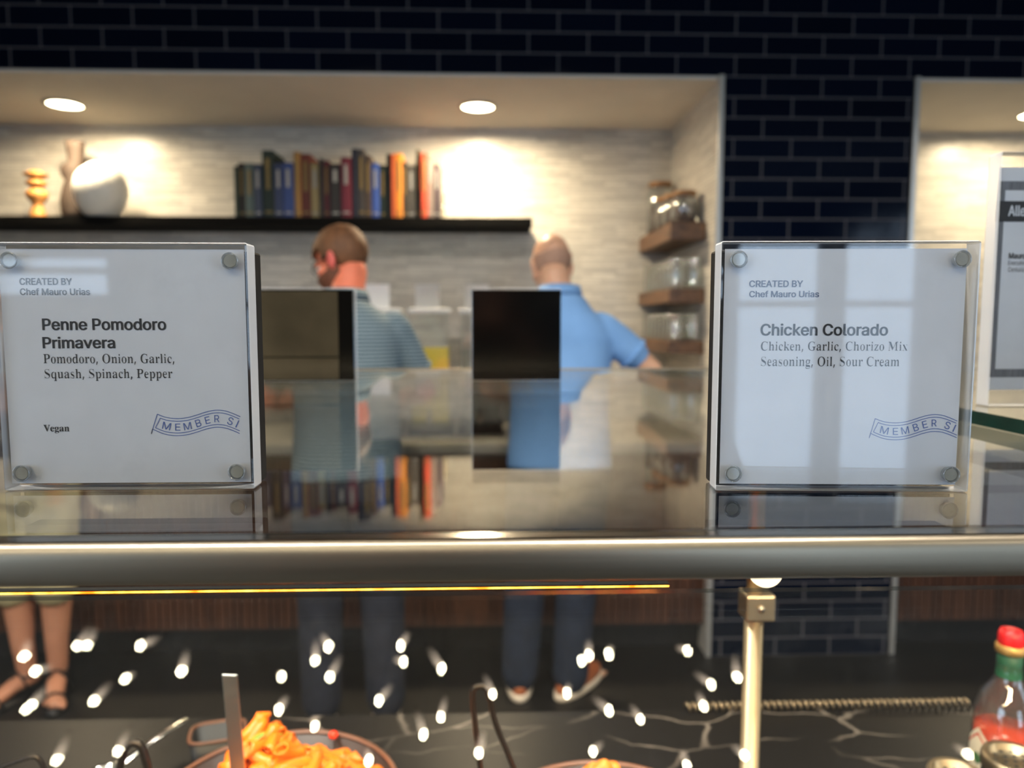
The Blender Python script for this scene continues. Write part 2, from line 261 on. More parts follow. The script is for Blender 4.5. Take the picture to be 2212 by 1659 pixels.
# ---------------------------------------------------------------- geometry helpers
class MB:
    """collects shapes for ONE mesh"""
    def __init__(s): s.v = []; s.f = []; s.m = []; s.mi = 0; s.sm = []
    def add(s, vs, fs, smooth=False):
        b = len(s.v); s.v += [tuple(v) for v in vs]
        for f in fs: s.f.append(tuple(i+b for i in f)); s.m.append(s.mi); s.sm.append(smooth)
        return s
    def box(s, x0, y0, z0, x1, y1, z1, mats=None):
        vs = [(x, y, z) for z in (z0, z1) for y in (y0, y1) for x in (x0, x1)]
        fs = [(0, 2, 3, 1), (4, 5, 7, 6), (0, 1, 5, 4), (2, 6, 7, 3), (0, 4, 6, 2), (1, 3, 7, 5)]   # bottom top front back left right
        k = len(s.f); s.add(vs, fs)
        if mats:
            for i, mi in enumerate(mats): s.m[k+i] = mi
        return s
    def bbox(s, x0, y0, z0, x1, y1, z1, r=0.003):
        """box with chamfered long edges"""
        bm = bmesh.new(); bmesh.ops.create_cube(bm, size=1)
        for v in bm.verts: v.co = Vector(((x0+x1)/2+v.co.x*(x1-x0), (y0+y1)/2+v.co.y*(y1-y0), (z0+z1)/2+v.co.z*(z1-z0)))
        bmesh.ops.bevel(bm, geom=bm.edges[:], offset=r, segments=2, profile=.5, affect='EDGES')
        bm.verts.index_update(); s.add([v.co.copy() for v in bm.verts], [[v.index for v in f.verts] for f in bm.faces]); bm.free(); return s
    def lathe(s, prof, n=24, c=(0, 0, 0), rot=None, sx=1, sy=1, cap=True, smooth=True):
        vs = []; fs = []
        for r, z in prof:
            for k in range(n):
                a = 2*pi*k/n; p = Vector((r*cos(a)*sx, r*sin(a)*sy, z))
                if rot: p = rot @ p
                vs.append(p+Vector(c))
        for i in range(len(prof)-1):
            for k in range(n):
                k2 = (k+1) % n; fs.append((i*n+k, i*n+k2, (i+1)*n+k2, (i+1)*n+k))
        s.add(vs, fs, smooth); b = len(s.v)-len(vs)
        if not cap: return s
        if prof[0][0] > 1e-5: s.f.append(tuple(b+k for k in reversed(range(n)))); s.m.append(s.mi); s.sm.append(False)
        if prof[-1][0] > 1e-5: s.f.append(tuple(b+(len(prof)-1)*n+k for k in range(n))); s.m.append(s.mi); s.sm.append(False)
        return s
    def tube(s, pts, rad, n=12, caps=True, flat=1.0):
        """round tube along points with rounded ends; rad a number or a list"""
        P = [Vector(p) for p in pts]; R = rad if isinstance(rad, (list, tuple)) else [rad]*len(P)
        if caps:
            d0 = (P[0]-P[1]).normalized(); d1 = (P[-1]-P[-2]).normalized()
            P = [P[0]+d0*R[0]*.95, P[0]+d0*R[0]*.7]+P+[P[-1]+d1*R[-1]*.7, P[-1]+d1*R[-1]*.95]
            R = [R[0]*.25, R[0]*.72]+list(R)+[R[-1]*.72, R[-1]*.25]
        t = (P[1]-P[0]).normalized(); up = Vector((0, 0, 1)) if abs(t.z) < .9 else Vector((0, 1, 0))
        u = t.cross(up).normalized(); vs = []; m = len(P)
        for i in range(m):
            t2 = (P[min(i+1, m-1)]-P[max(i-1, 0)]).normalized()
            u = (u-t2*u.dot(t2)).normalized(); w = t2.cross(u)
            for k in range(n):
                a = 2*pi*k/n; vs.append(P[i]+(u*cos(a)+w*sin(a)*flat)*R[i])
        fs = [(i*n+k, i*n+(k+1) % n, (i+1)*n+(k+1) % n, (i+1)*n+k) for i in range(m-1) for k in range(n)]
        fs.append(tuple(reversed(range(n)))); fs.append(tuple((m-1)*n+k for k in range(n)))
        s.add(vs, fs, True); return s
    def ell(s, c, r, rot=None, n=16, m=10):
        vs = []; fs = []; R = rot.to_matrix() if isinstance(rot, Euler) else rot
        for i in range(1, m):
            th = pi*i/m
            for k in range(n):
                a = 2*pi*k/n; p = Vector((r[0]*sin(th)*cos(a), r[1]*sin(th)*sin(a), -r[2]*cos(th)))
                vs.append((R @ p if R else p)+Vector(c))
        b = Vector((0, 0, -r[2])); t = Vector((0, 0, r[2]))
        vs += [(R @ b if R else b)+Vector(c), (R @ t if R else t)+Vector(c)]
        for i in range(m-2):
            for k in range(n): fs.append((i*n+k, i*n+(k+1) % n, (i+1)*n+(k+1) % n, (i+1)*n+k))
        for k in range(n):
            fs.append((len(vs)-2, (k+1) % n, k)); fs.append((len(vs)-1, (m-2)*n+k, (m-2)*n+(k+1) % n))
        s.add(vs, fs, True); return s
    def rings(s, rs, n=20, p=2.3, smooth=True, cap=True):
        """loft of horizontal super-ellipse rings: (x, y, z, rx, ry)"""
        vs = []; fs = []
        for (x, y, z, rx, ry) in rs:
            for k in range(n):
                a = 2*pi*k/n; ca, sa = cos(a), sin(a)
                vs.append((x+rx*math.copysign(abs(ca)**(2/p), ca), y+ry*math.copysign(abs(sa)**(2/p), sa), z))
        for i in range(len(rs)-1):
            for k in range(n): fs.append((i*n+k, i*n+(k+1) % n, (i+1)*n+(k+1) % n, (i+1)*n+k))
        if cap: fs.append(tuple(reversed(range(n)))); fs.append(tuple((len(rs)-1)*n+k for k in range(n)))
        s.add(vs, fs, smooth); return s
    def extr(s, prof, x0, x1, smooth=False):
        """(y, z) outline extruded along x; outline counter-clockwise seen from +x"""
        n = len(prof); vs = [(x0, y, z) for y, z in prof]+[(x1, y, z) for y, z in prof]
        fs = [(k, (k+1) % n, n+(k+1) % n, n+k) for k in range(n)]
        s.add(vs, fs, smooth); b = len(s.v)-2*n
        s.f.append(tuple(b+k for k in reversed(range(n)))); s.m.append(s.mi); s.sm.append(False)
        s.f.append(tuple(b+n+k for k in range(n))); s.m.append(s.mi); s.sm.append(False); return s
    def xf(s, mat, start=0):
        for i in range(start, len(s.v)): s.v[i] = tuple(mat @ Vector(s.v[i]))
        return s
    def build(s, name, mats, parent=None, loc=None, bevel=0):
        me = bpy.data.meshes.new(name); me.from_pydata(s.v, [], s.f)
        for mt in (mats if isinstance(mats, (list, tuple)) else [mats]): me.materials.append(mt)
        for p, mi, sm in zip(me.polygons, s.m, s.sm): p.material_index = mi; p.use_smooth = sm
        me.update(); o = bpy.data.objects.new(name, me); COL.objects.link(o)
        if parent: o.parent = parent
        if loc is not None: o.location = loc
        if bevel:
            bv = o.modifiers.new('bevel', 'BEVEL'); bv.width = bevel; bv.segments = 2; bv.limit_method = 'ANGLE'; bv.angle_limit = radians(50)
        return o
def remesh(o, voxel, smooth_it=6, factor=.5):
    """fuse overlapping closed shapes of one mesh into one continuous skin"""
    r = o.modifiers.new('fuse', 'REMESH'); r.mode = 'VOXEL'; r.voxel_size = voxel; r.use_smooth_shade = True
    sm = o.modifiers.new('soft', 'SMOOTH'); sm.factor = factor; sm.iterations = smooth_it
    dg = bpy.context.evaluated_depsgraph_get(); dg.update()
    me = bpy.data.meshes.new_from_object(o.evaluated_get(dg)); mats = list(o.data.materials)
    o.modifiers.clear(); old = o.data; o.data = me
    if not len(me.materials):
        for mt in mats: me.materials.append(mt)
    for p in me.polygons: p.use_smooth = True
    bpy.data.meshes.remove(old); return o
def tag(o, label=None, cat=None, group=None, kind=None):
    if label: o['label'] = label
    if cat: o['category'] = cat
    if group: o['group'] = group
    if kind: o['kind'] = kind
    return o
def thing(name, label, cat, loc=(0, 0, 0), rz=0, group=None):
    o = bpy.data.objects.new(name, None); COL.objects.link(o); o.empty_display_size = .05
    o.location = loc; o.rotation_euler = (0, 0, rz); return tag(o, label, cat, group)
def kids(o): return [c for c in bpy.data.objects if c.parent == o]
def dup(o, loc=None, rot=None, label=None, parent=None, children=None):
    c = o.copy(); COL.objects.link(c)
    if parent: c.parent = parent
    if loc is not None: c.location = loc
    if rot is not None: c.rotation_euler = rot
    if label: c['label'] = label
    for ch in (children if children is not None else kids(o)): dup(ch, parent=c)
    return c
def struct(o, label=None): return tag(o, label, kind='structure')

GLYPHS=json.loads('''{"bold":{"A":[240,[-8,-6,93,260,146,260,247,-6,190,-6,133,149,122,184,101,245,137,245,117,184,106,149,50,-6],[44,65,44,105,196,105,196,65]],"B":[228,[19,-6,19,260,121,260,134,260,147,258,159,255,169,251,179,245,187,239,194,232,200,224,204,215,208,206,209,197,210,187,208,171,203,157,185,138,168,129,168,136,173,134,188,128,200,118,211,105,215,97,218,88,219,78,220,68,219,58,217,48,214,39,210,30,204,22,196,15,187,9,177,4,165,-1,153,-4,139,-5,123,-6],[73,35,122,35,135,35,145,37,152,40,158,44,162,50,164,55,166,61,167,68,165,79,162,89,156,97,148,104,137,108,124,109,73,109],[73,149,118,149,140,154,147,159,152,166,156,175,157,186,156,193,155,199,152,205,149,210,144,214,138,217,130,219,120,220,73,220]],"C":[255,[134,-9,116,-8,100,-5,84,0,69,7,56,17,44,28,34,40,25,55,18,71,13,88,10,107,9,127,10,147,13,166,18,183,25,199,34,214,44,227,56,238,69,247,84,254,100,260,116,263,134,264,173,258,183,255,192,250,200,246,208,240,215,234,222,227,228,220,233,212,238,204,242,195,245,185,250,168,197,168,185,194,172,209,154,219,133,222,124,221,114,219,106,216,98,211,90,205,84,198,78,189,72,179,68,168,65,156,63,142,63,127,63,112,65,98,68,86,73,75,78,65,84,56,90,49,98,43,106,39,115,35,124,33,133,32,154,36,172,45,185,61,197,86,250,86,245,69,242,60,238,51,234,42,228,34,222,27,215,20,208,14,200,9,192,4,183,0,174,-3,164,-6,154,-8,144,-9]],"D":[251,[110,-6,37,-6,37,35,107,35,121,35,133,37,144,41,153,46,162,52,169,59,175,67,179,77,183,88,186,100,188,113,189,128,188,142,186,155,183,167,180,178,175,187,169,196,162,203,154,209,145,214,135,217,123,219,110,220,36,220,36,260,113,260,132,259,150,256,166,251,182,244,196,235,208,225,218,212,227,198,233,183,238,166,241,147,242,128,241,108,238,89,233,72,227,57,218,42,207,30,195,19,181,10,165,3,148,-2,129,-5],[73,260,73,-6,19,-6,19,260]],"E":[209,[19,-6,19,260,197,260,197,220,73,220,73,149,189,149,189,108,73,108,73,35,199,35,199,-6]],"M":[314,[19,-6,19,260,83,260,149,96,154,81,160,63,166,44,175,18,139,18,148,43,155,62,161,81,166,96,231,260,295,260,295,-6,241,-6,241,145,241,164,242,184,242,207,243,235,271,235,259,203,251,179,244,159,238,143,178,-6,136,-6,75,143,69,158,62,179,54,202,41,235,70,235,71,208,71,186,72,164,72,145,72,-6]],
"P":[222,[19,-6,19,260,118,260,133,260,147,258,160,254,171,249,182,243,191,235,198,227,205,218,209,208,213,197,215,186,215,174,215,162,213,151,209,140,205,130,198,120,191,112,182,105,172,98,160,93,147,90,133,88,118,87,44,87,44,127,116,127,125,128,132,129,138,131,143,133,151,140,157,150,160,161,161,174,160,187,157,198,151,207,143,214,138,217,132,218,125,220,116,220,73,220,73,-6]],"R":[224,[19,-6,19,260,118,260,133,260,147,258,160,254,172,250,182,244,191,237,199,229,205,219,210,209,213,199,215,188,216,176,215,164,213,153,210,143,205,133,199,124,191,116,182,109,171,103,160,99,147,95,133,93,118,93,37,93,37,134,117,134,125,134,133,135,139,137,144,139,152,145,157,153,160,163,162,176,160,189,157,200,152,208,143,214,139,217,132,219,125,220,116,220,73,220,73,-6],[170,-6,99,120,158,121,230,-5]],"T":[224,[5,220,5,260,219,260,219,220,139,220,139,-6,85,-6,85,220]],"U":[259,[129,-10,114,-9,99,-7,85,-3,72,2,60,9,50,17,41,26,33,37,27,48,22,60,20,73,19,86,19,260,73,260,73,89,74,81,75,73,77,66,80,59,84,53,88,48,93,43,99,39,105,36,112,34,121,32,129,32,138,32,146,34,154,36,160,39,166,43,171,48,175,53,179,59,182,66,184,73,185,81,185,89,185,260,240,260,240,86,239,73,236,60,232,48,226,37,218,26,209,17,199,9,187,2,174,-3,160,-7,145,-9]],"Y":[236,[91,-6,91,102,-7,259,52,260,106,175,121,149,142,109,95,109,116,149,131,175,184,260,243,259,145,102,145,-6]],"a":[195,[81,-10,70,-10,61,-8,51,-6,43,-3,34,1,27,6,20,12,15,19,10,27,7,35,5,44,4,54,6,70,12,84,22,94,34,102,60,111,87,116,115,119,127,123,126,124,127,127,123,145,115,155,98,159,79,155,67,146,55,130,5,142,14,157,19,164,25,172,32,178,39,183,47,187,55,191,64,194,97,198,122,196,149,185,161,176,171,163,175,155,177,146,179,136,179,126,179,-6,127,-6,127,20,142,20,134,8,112,-5],[86,29,98,30,109,35,116,41,122,50,126,59,127,69,127,86,133,85,118,82,102,80,90,78,71,74,60,65,58,60,57,53,60,40,69,32]],"c":[198,[104,-10,90,-9,77,-7,64,-3,53,3,42,10,33,19,25,29,18,40,13,52,9,65,7,79,6,94,7,109,9,123,13,136,18,148,25,159,33,169,42,178,53,185,64,191,77,195,90,197,104,198,133,194,159,183,179,165,197,134,145,124,136,141,128,150,118,157,103,159,96,158,90,157,84,154,79,150,75,146,71,140,67,134,64,127,62,119,61,111,59,103,59,94,59,85,61,77,62,69,64,61,67,54,71,48,75,42,79,38,84,34,90,31,96,30,103,29,118,32,129,38,136,48,146,66,197,55,180,25,160,6,134,-6]],
"d":[212,[98,-10,85,-9,72,-7,61,-3,50,3,40,10,31,19,24,29,17,40,12,52,9,65,7,79,6,94,7,109,9,123,12,137,17,149,24,160,31,170,40,178,50,185,61,191,72,195,85,197,98,198,116,197,132,192,152,177,159,166,144,166,144,260,197,260,197,-6,145,-6,145,23,159,23,152,11,132,-3,116,-9],[102,29,109,30,115,31,120,34,125,37,129,42,133,47,137,53,139,60,142,67,143,76,144,85,145,95,145,104,143,113,142,122,140,129,137,136,133,142,130,147,125,151,120,155,115,157,109,158,102,159,95,158,89,157,84,154,79,151,75,146,71,141,67,135,64,128,62,121,61,113,59,104,59,95,59,85,61,76,62,68,65,60,67,53,71,47,75,42,79,38,84,34,89,31,95,30]],"e":[202,[106,-10,91,-9,78,-7,65,-3,53,3,42,10,33,19,25,29,18,40,13,52,9,65,7,79,6,93,7,108,9,122,13,135,18,147,24,159,32,169,41,177,52,185,63,191,75,195,89,197,103,198,136,193,145,189,153,185,160,180,167,175,174,168,180,161,185,152,189,143,192,133,195,122,196,110,197,97,197,79,26,79,26,116,179,112,147,92,143,110,143,118,141,125,139,132,133,143,125,152,115,157,102,159,96,159,90,157,84,155,80,152,71,143,64,132,60,119,59,105,59,89,59,79,61,71,62,63,65,56,68,50,72,44,76,40,81,36,87,33,92,31,99,29,106,29,123,32,135,41,148,60,198,50,186,29,176,16,169,10,162,5,154,0,145,-3,136,-6,127,-8,117,-10]],"f":[127,[125,196,125,158,-8,158,-8,196],[29,-6,29,216,31,232,39,246,49,257,63,265,93,271,113,269,135,265,121,227,105,230,98,231,89,229,85,226,83,219,82,209,82,-6]],"g":[213,[103,-81,93,-81,82,-80,72,-78,63,-75,34,-60,9,-33,53,-13,68,-28,81,-38,104,-43,113,-42,121,-40,128,-37,134,-33,139,-28,142,-21,144,-13,145,-3,145,28,159,28,151,16,131,2,116,-2,98,-4,85,-3,73,-1,61,3,51,8,41,15,32,23,24,32,18,42,13,54,9,67,7,81,6,96,7,110,9,124,12,137,18,149,24,160,31,170,40,178,50,185,61,191,73,195,85,197,98,198,116,197,132,192,152,177,159,165,146,165,146,196,197,196,197,-5,196,-17,194,-29,190,-39,184,-48,177,-56,169,-63,160,-69,149,-74,139,-77,127,-79,116,-81],[102,36,109,36,116,37,121,40,125,42,134,51,140,63,142,70,144,78,145,87,145,96,145,106,144,114,142,122,140,130,137,136,134,142,130,147,125,151,121,155,115,157,109,158,102,159,95,158,89,157,84,154,79,151,75,147,71,141,67,136,65,129,62,122,61,114,59,105,59,96,60,87,61,79,62,71,64,64,71,52,79,43,84,40,89,37,95,36]],
"h":[205,[68,113,68,-6,15,-6,15,260,68,260,68,138,35,138,46,158,53,169,60,179,70,186,80,191,90,195,102,197,114,198,124,198,134,196,144,193,153,190,161,185,169,178,175,171,180,163,184,154,187,144,189,132,190,120,190,-6,137,-6,137,117,136,127,135,135,132,142,128,148,124,153,119,156,113,158,105,159,95,157,86,153,78,147,73,138,69,127]],"i":[83,[15,-6,15,196,68,196,68,-6],[42,215,30,217,19,223,12,231,9,242,12,252,19,260,30,266,42,268,54,266,65,260,72,252,74,242,72,231,65,223,54,217]],"k":[190,[49,61,44,112,56,112,138,196,193,193,97,94,93,94],[15,-6,15,260,68,260,68,-6],[142,-6,59,93,97,123,200,-4]],"l":[95,[70,-7,58,-6,47,-4,37,0,29,6,23,13,18,22,16,31,15,42,15,260,68,260,68,50,70,34,70,33,74,32,79,32,93,34,103,-3,82,-6]],"m":[305,[15,-6,15,196,67,196,67,142,38,142,49,164,58,177,81,194,109,199,121,198,132,196,143,191,151,185,158,177,164,168,168,159,175,141,140,141,151,163,161,176,186,193,218,199,228,199,237,197,245,195,254,191,262,187,269,181,275,175,280,167,284,159,287,149,289,139,289,128,289,-6,237,-6,237,127,236,135,235,142,232,148,230,152,220,157,209,159,200,158,193,155,183,142,179,123,179,-6,126,-6,126,129,124,142,119,151,111,157,100,159,84,154,78,149,73,142,69,132,68,119,68,-6]],"n":[205,[68,113,68,-6,15,-6,15,196,67,196,67,138,35,138,46,158,53,169,60,179,70,186,80,191,90,195,102,197,114,198,124,198,134,196,144,193,153,190,161,185,168,178,175,171,180,163,184,154,187,144,189,132,190,120,190,-6,137,-6,137,117,136,127,135,135,132,142,128,148,124,153,119,156,113,158,105,159,95,157,86,153,78,147,73,138,69,127]],"o":[208,[104,-10,90,-9,77,-7,64,-3,53,3,42,10,33,19,25,29,18,40,13,52,9,65,7,79,6,94,7,109,9,123,13,136,18,148,25,159,33,169,42,178,53,185,64,191,77,195,90,197,104,198,118,197,131,195,144,191,155,185,166,178,175,169,183,159,190,148,195,136,199,123,201,109,202,94,201,79,199,65,195,52,190,40,183,29,175,19,166,10,155,3,144,-3,131,-7,118,-9],[104,29,111,30,118,31,123,34,128,38,133,42,137,48,140,54,143,61,146,69,147,77,148,85,149,94,148,103,147,111,146,119,143,127,140,134,137,140,133,146,128,150,123,154,118,157,111,158,104,159,96,158,90,157,84,154,79,150,75,146,71,140,67,134,64,127,62,119,61,111,59,103,59,94,59,85,61,77,62,69,64,61,67,54,71,48,75,42,79,38,84,34,90,31,96,30]],
"r":[130,[15,-6,15,196,67,196,67,166,51,166,56,177,70,188,78,193,87,196,97,198,106,198,115,198,133,198,133,154,114,156,104,157,93,156,85,152,78,146,72,139,69,129,68,118,68,-6]],"s":[182,[91,-10,81,-10,71,-9,61,-7,52,-4,44,0,36,4,29,9,23,15,17,22,13,29,9,37,4,52,54,60,62,43,68,35,78,30,91,29,99,29,106,31,111,33,115,36,121,43,123,52,122,58,119,63,113,68,103,72,72,79,59,83,47,87,37,93,28,100,21,108,16,117,13,126,12,137,13,146,15,154,19,162,24,169,30,176,37,182,44,187,53,191,62,194,72,196,83,198,94,198,104,198,114,197,123,195,132,192,146,184,158,173,178,141,128,132,120,145,114,153,106,158,94,160,81,158,72,153,67,147,66,138,66,132,69,127,89,117,118,110,130,107,142,102,152,97,161,90,168,82,173,73,176,64,177,53,176,44,174,36,170,28,165,20,159,13,152,7,143,2,134,-2,124,-6,114,-8,103,-10]],"u":[205,[91,-9,81,-8,71,-6,61,-4,52,0,44,5,36,11,30,18,25,27,21,36,18,46,16,57,15,69,15,196,68,196,68,72,68,62,70,54,73,47,77,42,81,37,86,34,92,32,100,31,110,32,119,36,126,43,132,51,136,63,137,77,137,196,190,196,190,-6,138,-6,138,52,170,52,159,31,152,20,144,11,135,4,125,-2,114,-6,103,-8]],"v":[195,[74,-6,-7,196,50,196,93,79,104,45,117,4,77,4,91,45,102,79,145,196,202,196,121,-6]]," ":[94]},"reg":{"A":[240,[8,0,101,254,138,254,231,0,198,0,144,151,132,186,116,239,123,239,106,185,95,151,43,0],[55,71,55,99,185,99,185,71]],"B":[228,[30,0,30,254,121,254,133,254,145,252,155,249,164,245,173,240,180,235,186,228,190,221,194,213,197,205,199,196,199,187,198,172,193,160,178,143,157,133,157,131,170,129,182,123,192,114,201,102,205,94,207,86,208,78,209,68,208,59,207,50,204,41,200,33,195,26,189,20,181,14,172,9,162,5,151,2,138,1,123,0],[62,29,122,29,136,29,148,31,157,35,165,40,171,46,175,53,177,60,178,68,176,81,171,92,163,102,153,109,140,114,124,115,62,115],[62,143,119,143,144,148,154,155,162,163,166,174,168,186,167,194,165,202,161,208,156,214,150,219,141,223,131,225,120,226,62,226]],"C":[255,[134,-3,118,-2,103,1,88,6,75,12,63,21,52,32,43,44,35,58,28,73,24,90,21,108,20,127,21,146,24,165,28,181,35,197,43,210,52,223,63,233,75,242,88,249,103,254,118,257,134,258,170,252,178,249,186,245,194,241,201,236,208,230,214,224,219,217,224,209,228,201,232,193,234,184,236,174,204,174,195,197,179,214,158,224,134,228,122,227,111,225,101,221,92,216,83,210,75,202,68,192,62,182,58,170,54,157,52,143,52,127,52,111,54,97,58,84,63,72,68,62,75,53,83,45,92,38,101,33,112,29,122,27,134,26,158,30,179,40,195,57,204,80,236,80,234,71,232,62,228,53,224,45,219,38,214,31,208,25,201,19,194,14,187,9,179,5,170,2,162,0,153,-2,143,-3]],
"E":[209,[30,0,30,254,186,254,186,226,62,226,62,143,178,143,178,114,62,114,62,29,188,29,188,0]],"G":[260,[134,-3,118,-2,102,1,88,6,75,13,63,21,52,32,42,44,35,58,28,73,24,90,21,108,20,127,21,146,24,165,28,181,35,197,42,210,52,223,62,233,74,242,88,249,102,254,117,257,132,258,142,257,152,256,161,254,170,252,179,248,187,245,194,240,202,235,208,229,214,222,220,216,225,208,229,200,232,192,235,183,237,174,204,174,194,197,178,213,158,224,133,228,122,227,111,225,101,221,92,216,83,210,75,202,68,193,62,182,58,170,54,157,52,143,52,127,52,111,54,97,58,84,63,72,68,62,75,53,83,45,92,38,102,33,112,29,123,27,134,26,145,27,155,29,164,32,172,36,180,41,187,47,193,54,198,62,202,70,205,80,207,90,207,101,217,100,141,100,141,128,239,128,239,100,238,85,236,71,231,58,225,45,218,34,209,25,199,16,188,9,176,4,163,0,149,-3]],"I":[110,[32,0,32,364,72,364,72,0]],"M":[314,[30,0,30,254,76,254,139,94,144,79,150,61,156,42,161,24,154,24,159,41,165,61,171,79,176,94,238,254,284,254,284,0,252,0,252,145,252,163,253,184,253,207,253,229,256,229,249,205,241,181,234,161,228,145,171,0,143,0,85,145,80,160,72,181,65,204,56,229,59,229,60,208,60,186,61,164,61,145,61,0]],"N":[262,[30,0,30,254,68,254,172,91,181,75,194,53,207,27,202,27,200,54,200,79,199,97,199,254,232,254,232,0,193,0,101,145,89,165,74,191,54,226,60,227,61,192,62,164,62,145,62,0]],"O":[267,[133,-3,118,-2,103,1,88,6,75,12,63,21,52,32,43,44,35,58,28,73,24,90,21,108,20,127,21,146,24,165,28,181,35,197,43,210,52,223,63,233,75,242,88,249,103,254,118,257,133,258,149,257,164,254,179,249,192,242,204,233,215,223,224,210,232,197,238,181,243,165,246,146,247,127,246,108,243,90,238,73,232,58,224,44,215,32,204,21,192,12,179,6,164,1,149,-2],[133,26,145,27,155,29,165,33,175,38,184,44,191,52,198,61,204,72,209,84,212,97,214,111,215,127,214,143,212,157,209,170,204,182,198,193,191,202,184,210,175,216,165,221,155,225,145,227,133,228,122,227,112,225,102,221,92,216,83,210,75,202,69,193,63,182,58,170,54,157,52,143,52,127,52,111,54,97,58,84,63,72,69,62,75,52,83,45,92,38,102,33,112,29,122,27]],
"P":[222,[30,0,30,254,118,254,132,254,144,252,156,248,166,244,175,238,183,231,190,223,195,215,199,205,202,195,204,185,204,174,204,163,202,152,199,142,195,133,190,124,183,116,175,109,166,104,156,99,144,96,132,94,118,93,55,93,55,121,116,121,126,122,134,123,142,125,149,128,159,136,167,147,171,160,172,174,171,188,167,201,159,211,148,219,142,222,134,224,126,226,116,226,62,226,62,0]],"R":[224,[30,0,30,254,118,254,132,254,145,252,156,249,167,244,176,239,183,232,190,225,195,217,199,207,202,198,204,187,205,176,204,165,202,154,199,145,195,136,190,127,183,120,175,114,166,109,156,104,145,101,132,99,118,99,48,99,48,128,117,128,126,128,135,129,142,131,149,133,160,141,167,150,171,162,173,176,171,190,167,202,159,212,149,220,142,223,134,224,126,226,116,226,62,226,62,0],[177,0,115,115,151,115,214,0]],"S":[223,[112,-4,98,-4,86,-2,74,1,64,5,54,10,46,15,38,22,32,30,27,39,23,48,20,58,19,68,52,68,55,55,62,44,71,35,83,29,112,25,120,25,128,26,136,28,143,30,155,37,165,46,171,57,173,70,171,81,166,89,148,102,122,111,92,120,77,124,64,130,53,137,43,145,36,153,30,163,27,174,26,186,27,197,29,206,32,215,37,224,44,231,51,238,59,244,69,249,79,253,90,256,101,257,114,258,126,257,137,256,148,253,158,249,167,244,175,238,182,232,189,224,193,216,197,208,199,199,200,189,169,189,167,198,163,206,158,213,151,219,143,223,134,227,124,229,112,229,97,228,84,224,73,218,64,209,59,199,58,188,60,176,65,167,85,154,106,147,132,140,156,132,179,119,197,99,200,92,202,85,204,78,204,69,203,59,201,50,198,40,193,32,187,24,180,17,171,11,162,5,151,1,139,-2,126,-4]],"T":[224,[16,226,16,254,208,254,208,226,128,226,128,0,96,0,96,226]],"U":[259,[129,-4,115,-3,101,-1,89,3,77,8,66,14,57,22,49,30,42,40,37,51,33,62,31,74,30,87,30,254,62,254,62,89,63,80,64,72,67,64,70,57,75,50,80,44,86,38,94,34,101,30,110,28,119,26,129,26,140,26,149,28,157,30,165,34,172,38,179,44,184,50,188,57,192,64,194,72,196,80,196,89,196,254,229,254,229,87,228,74,226,62,222,51,216,40,210,30,201,22,192,14,182,8,170,3,157,-1,144,-3]],"c":[198,[104,-4,91,-3,79,-1,69,3,58,8,49,15,41,23,34,32,28,43,23,54,20,66,18,80,17,94,18,108,20,122,23,134,28,146,34,156,41,165,49,173,58,180,69,185,79,189,91,191,104,192,130,189,153,178,170,161,181,138,151,131,145,145,135,155,121,162,104,165,95,164,86,162,79,159,73,155,67,150,62,144,58,137,54,129,52,121,50,112,49,103,48,94,49,84,50,75,52,67,54,59,58,51,62,44,67,38,73,33,79,29,86,26,95,24,104,23,121,26,135,33,146,44,152,59,181,51,171,28,153,11,130,0]],
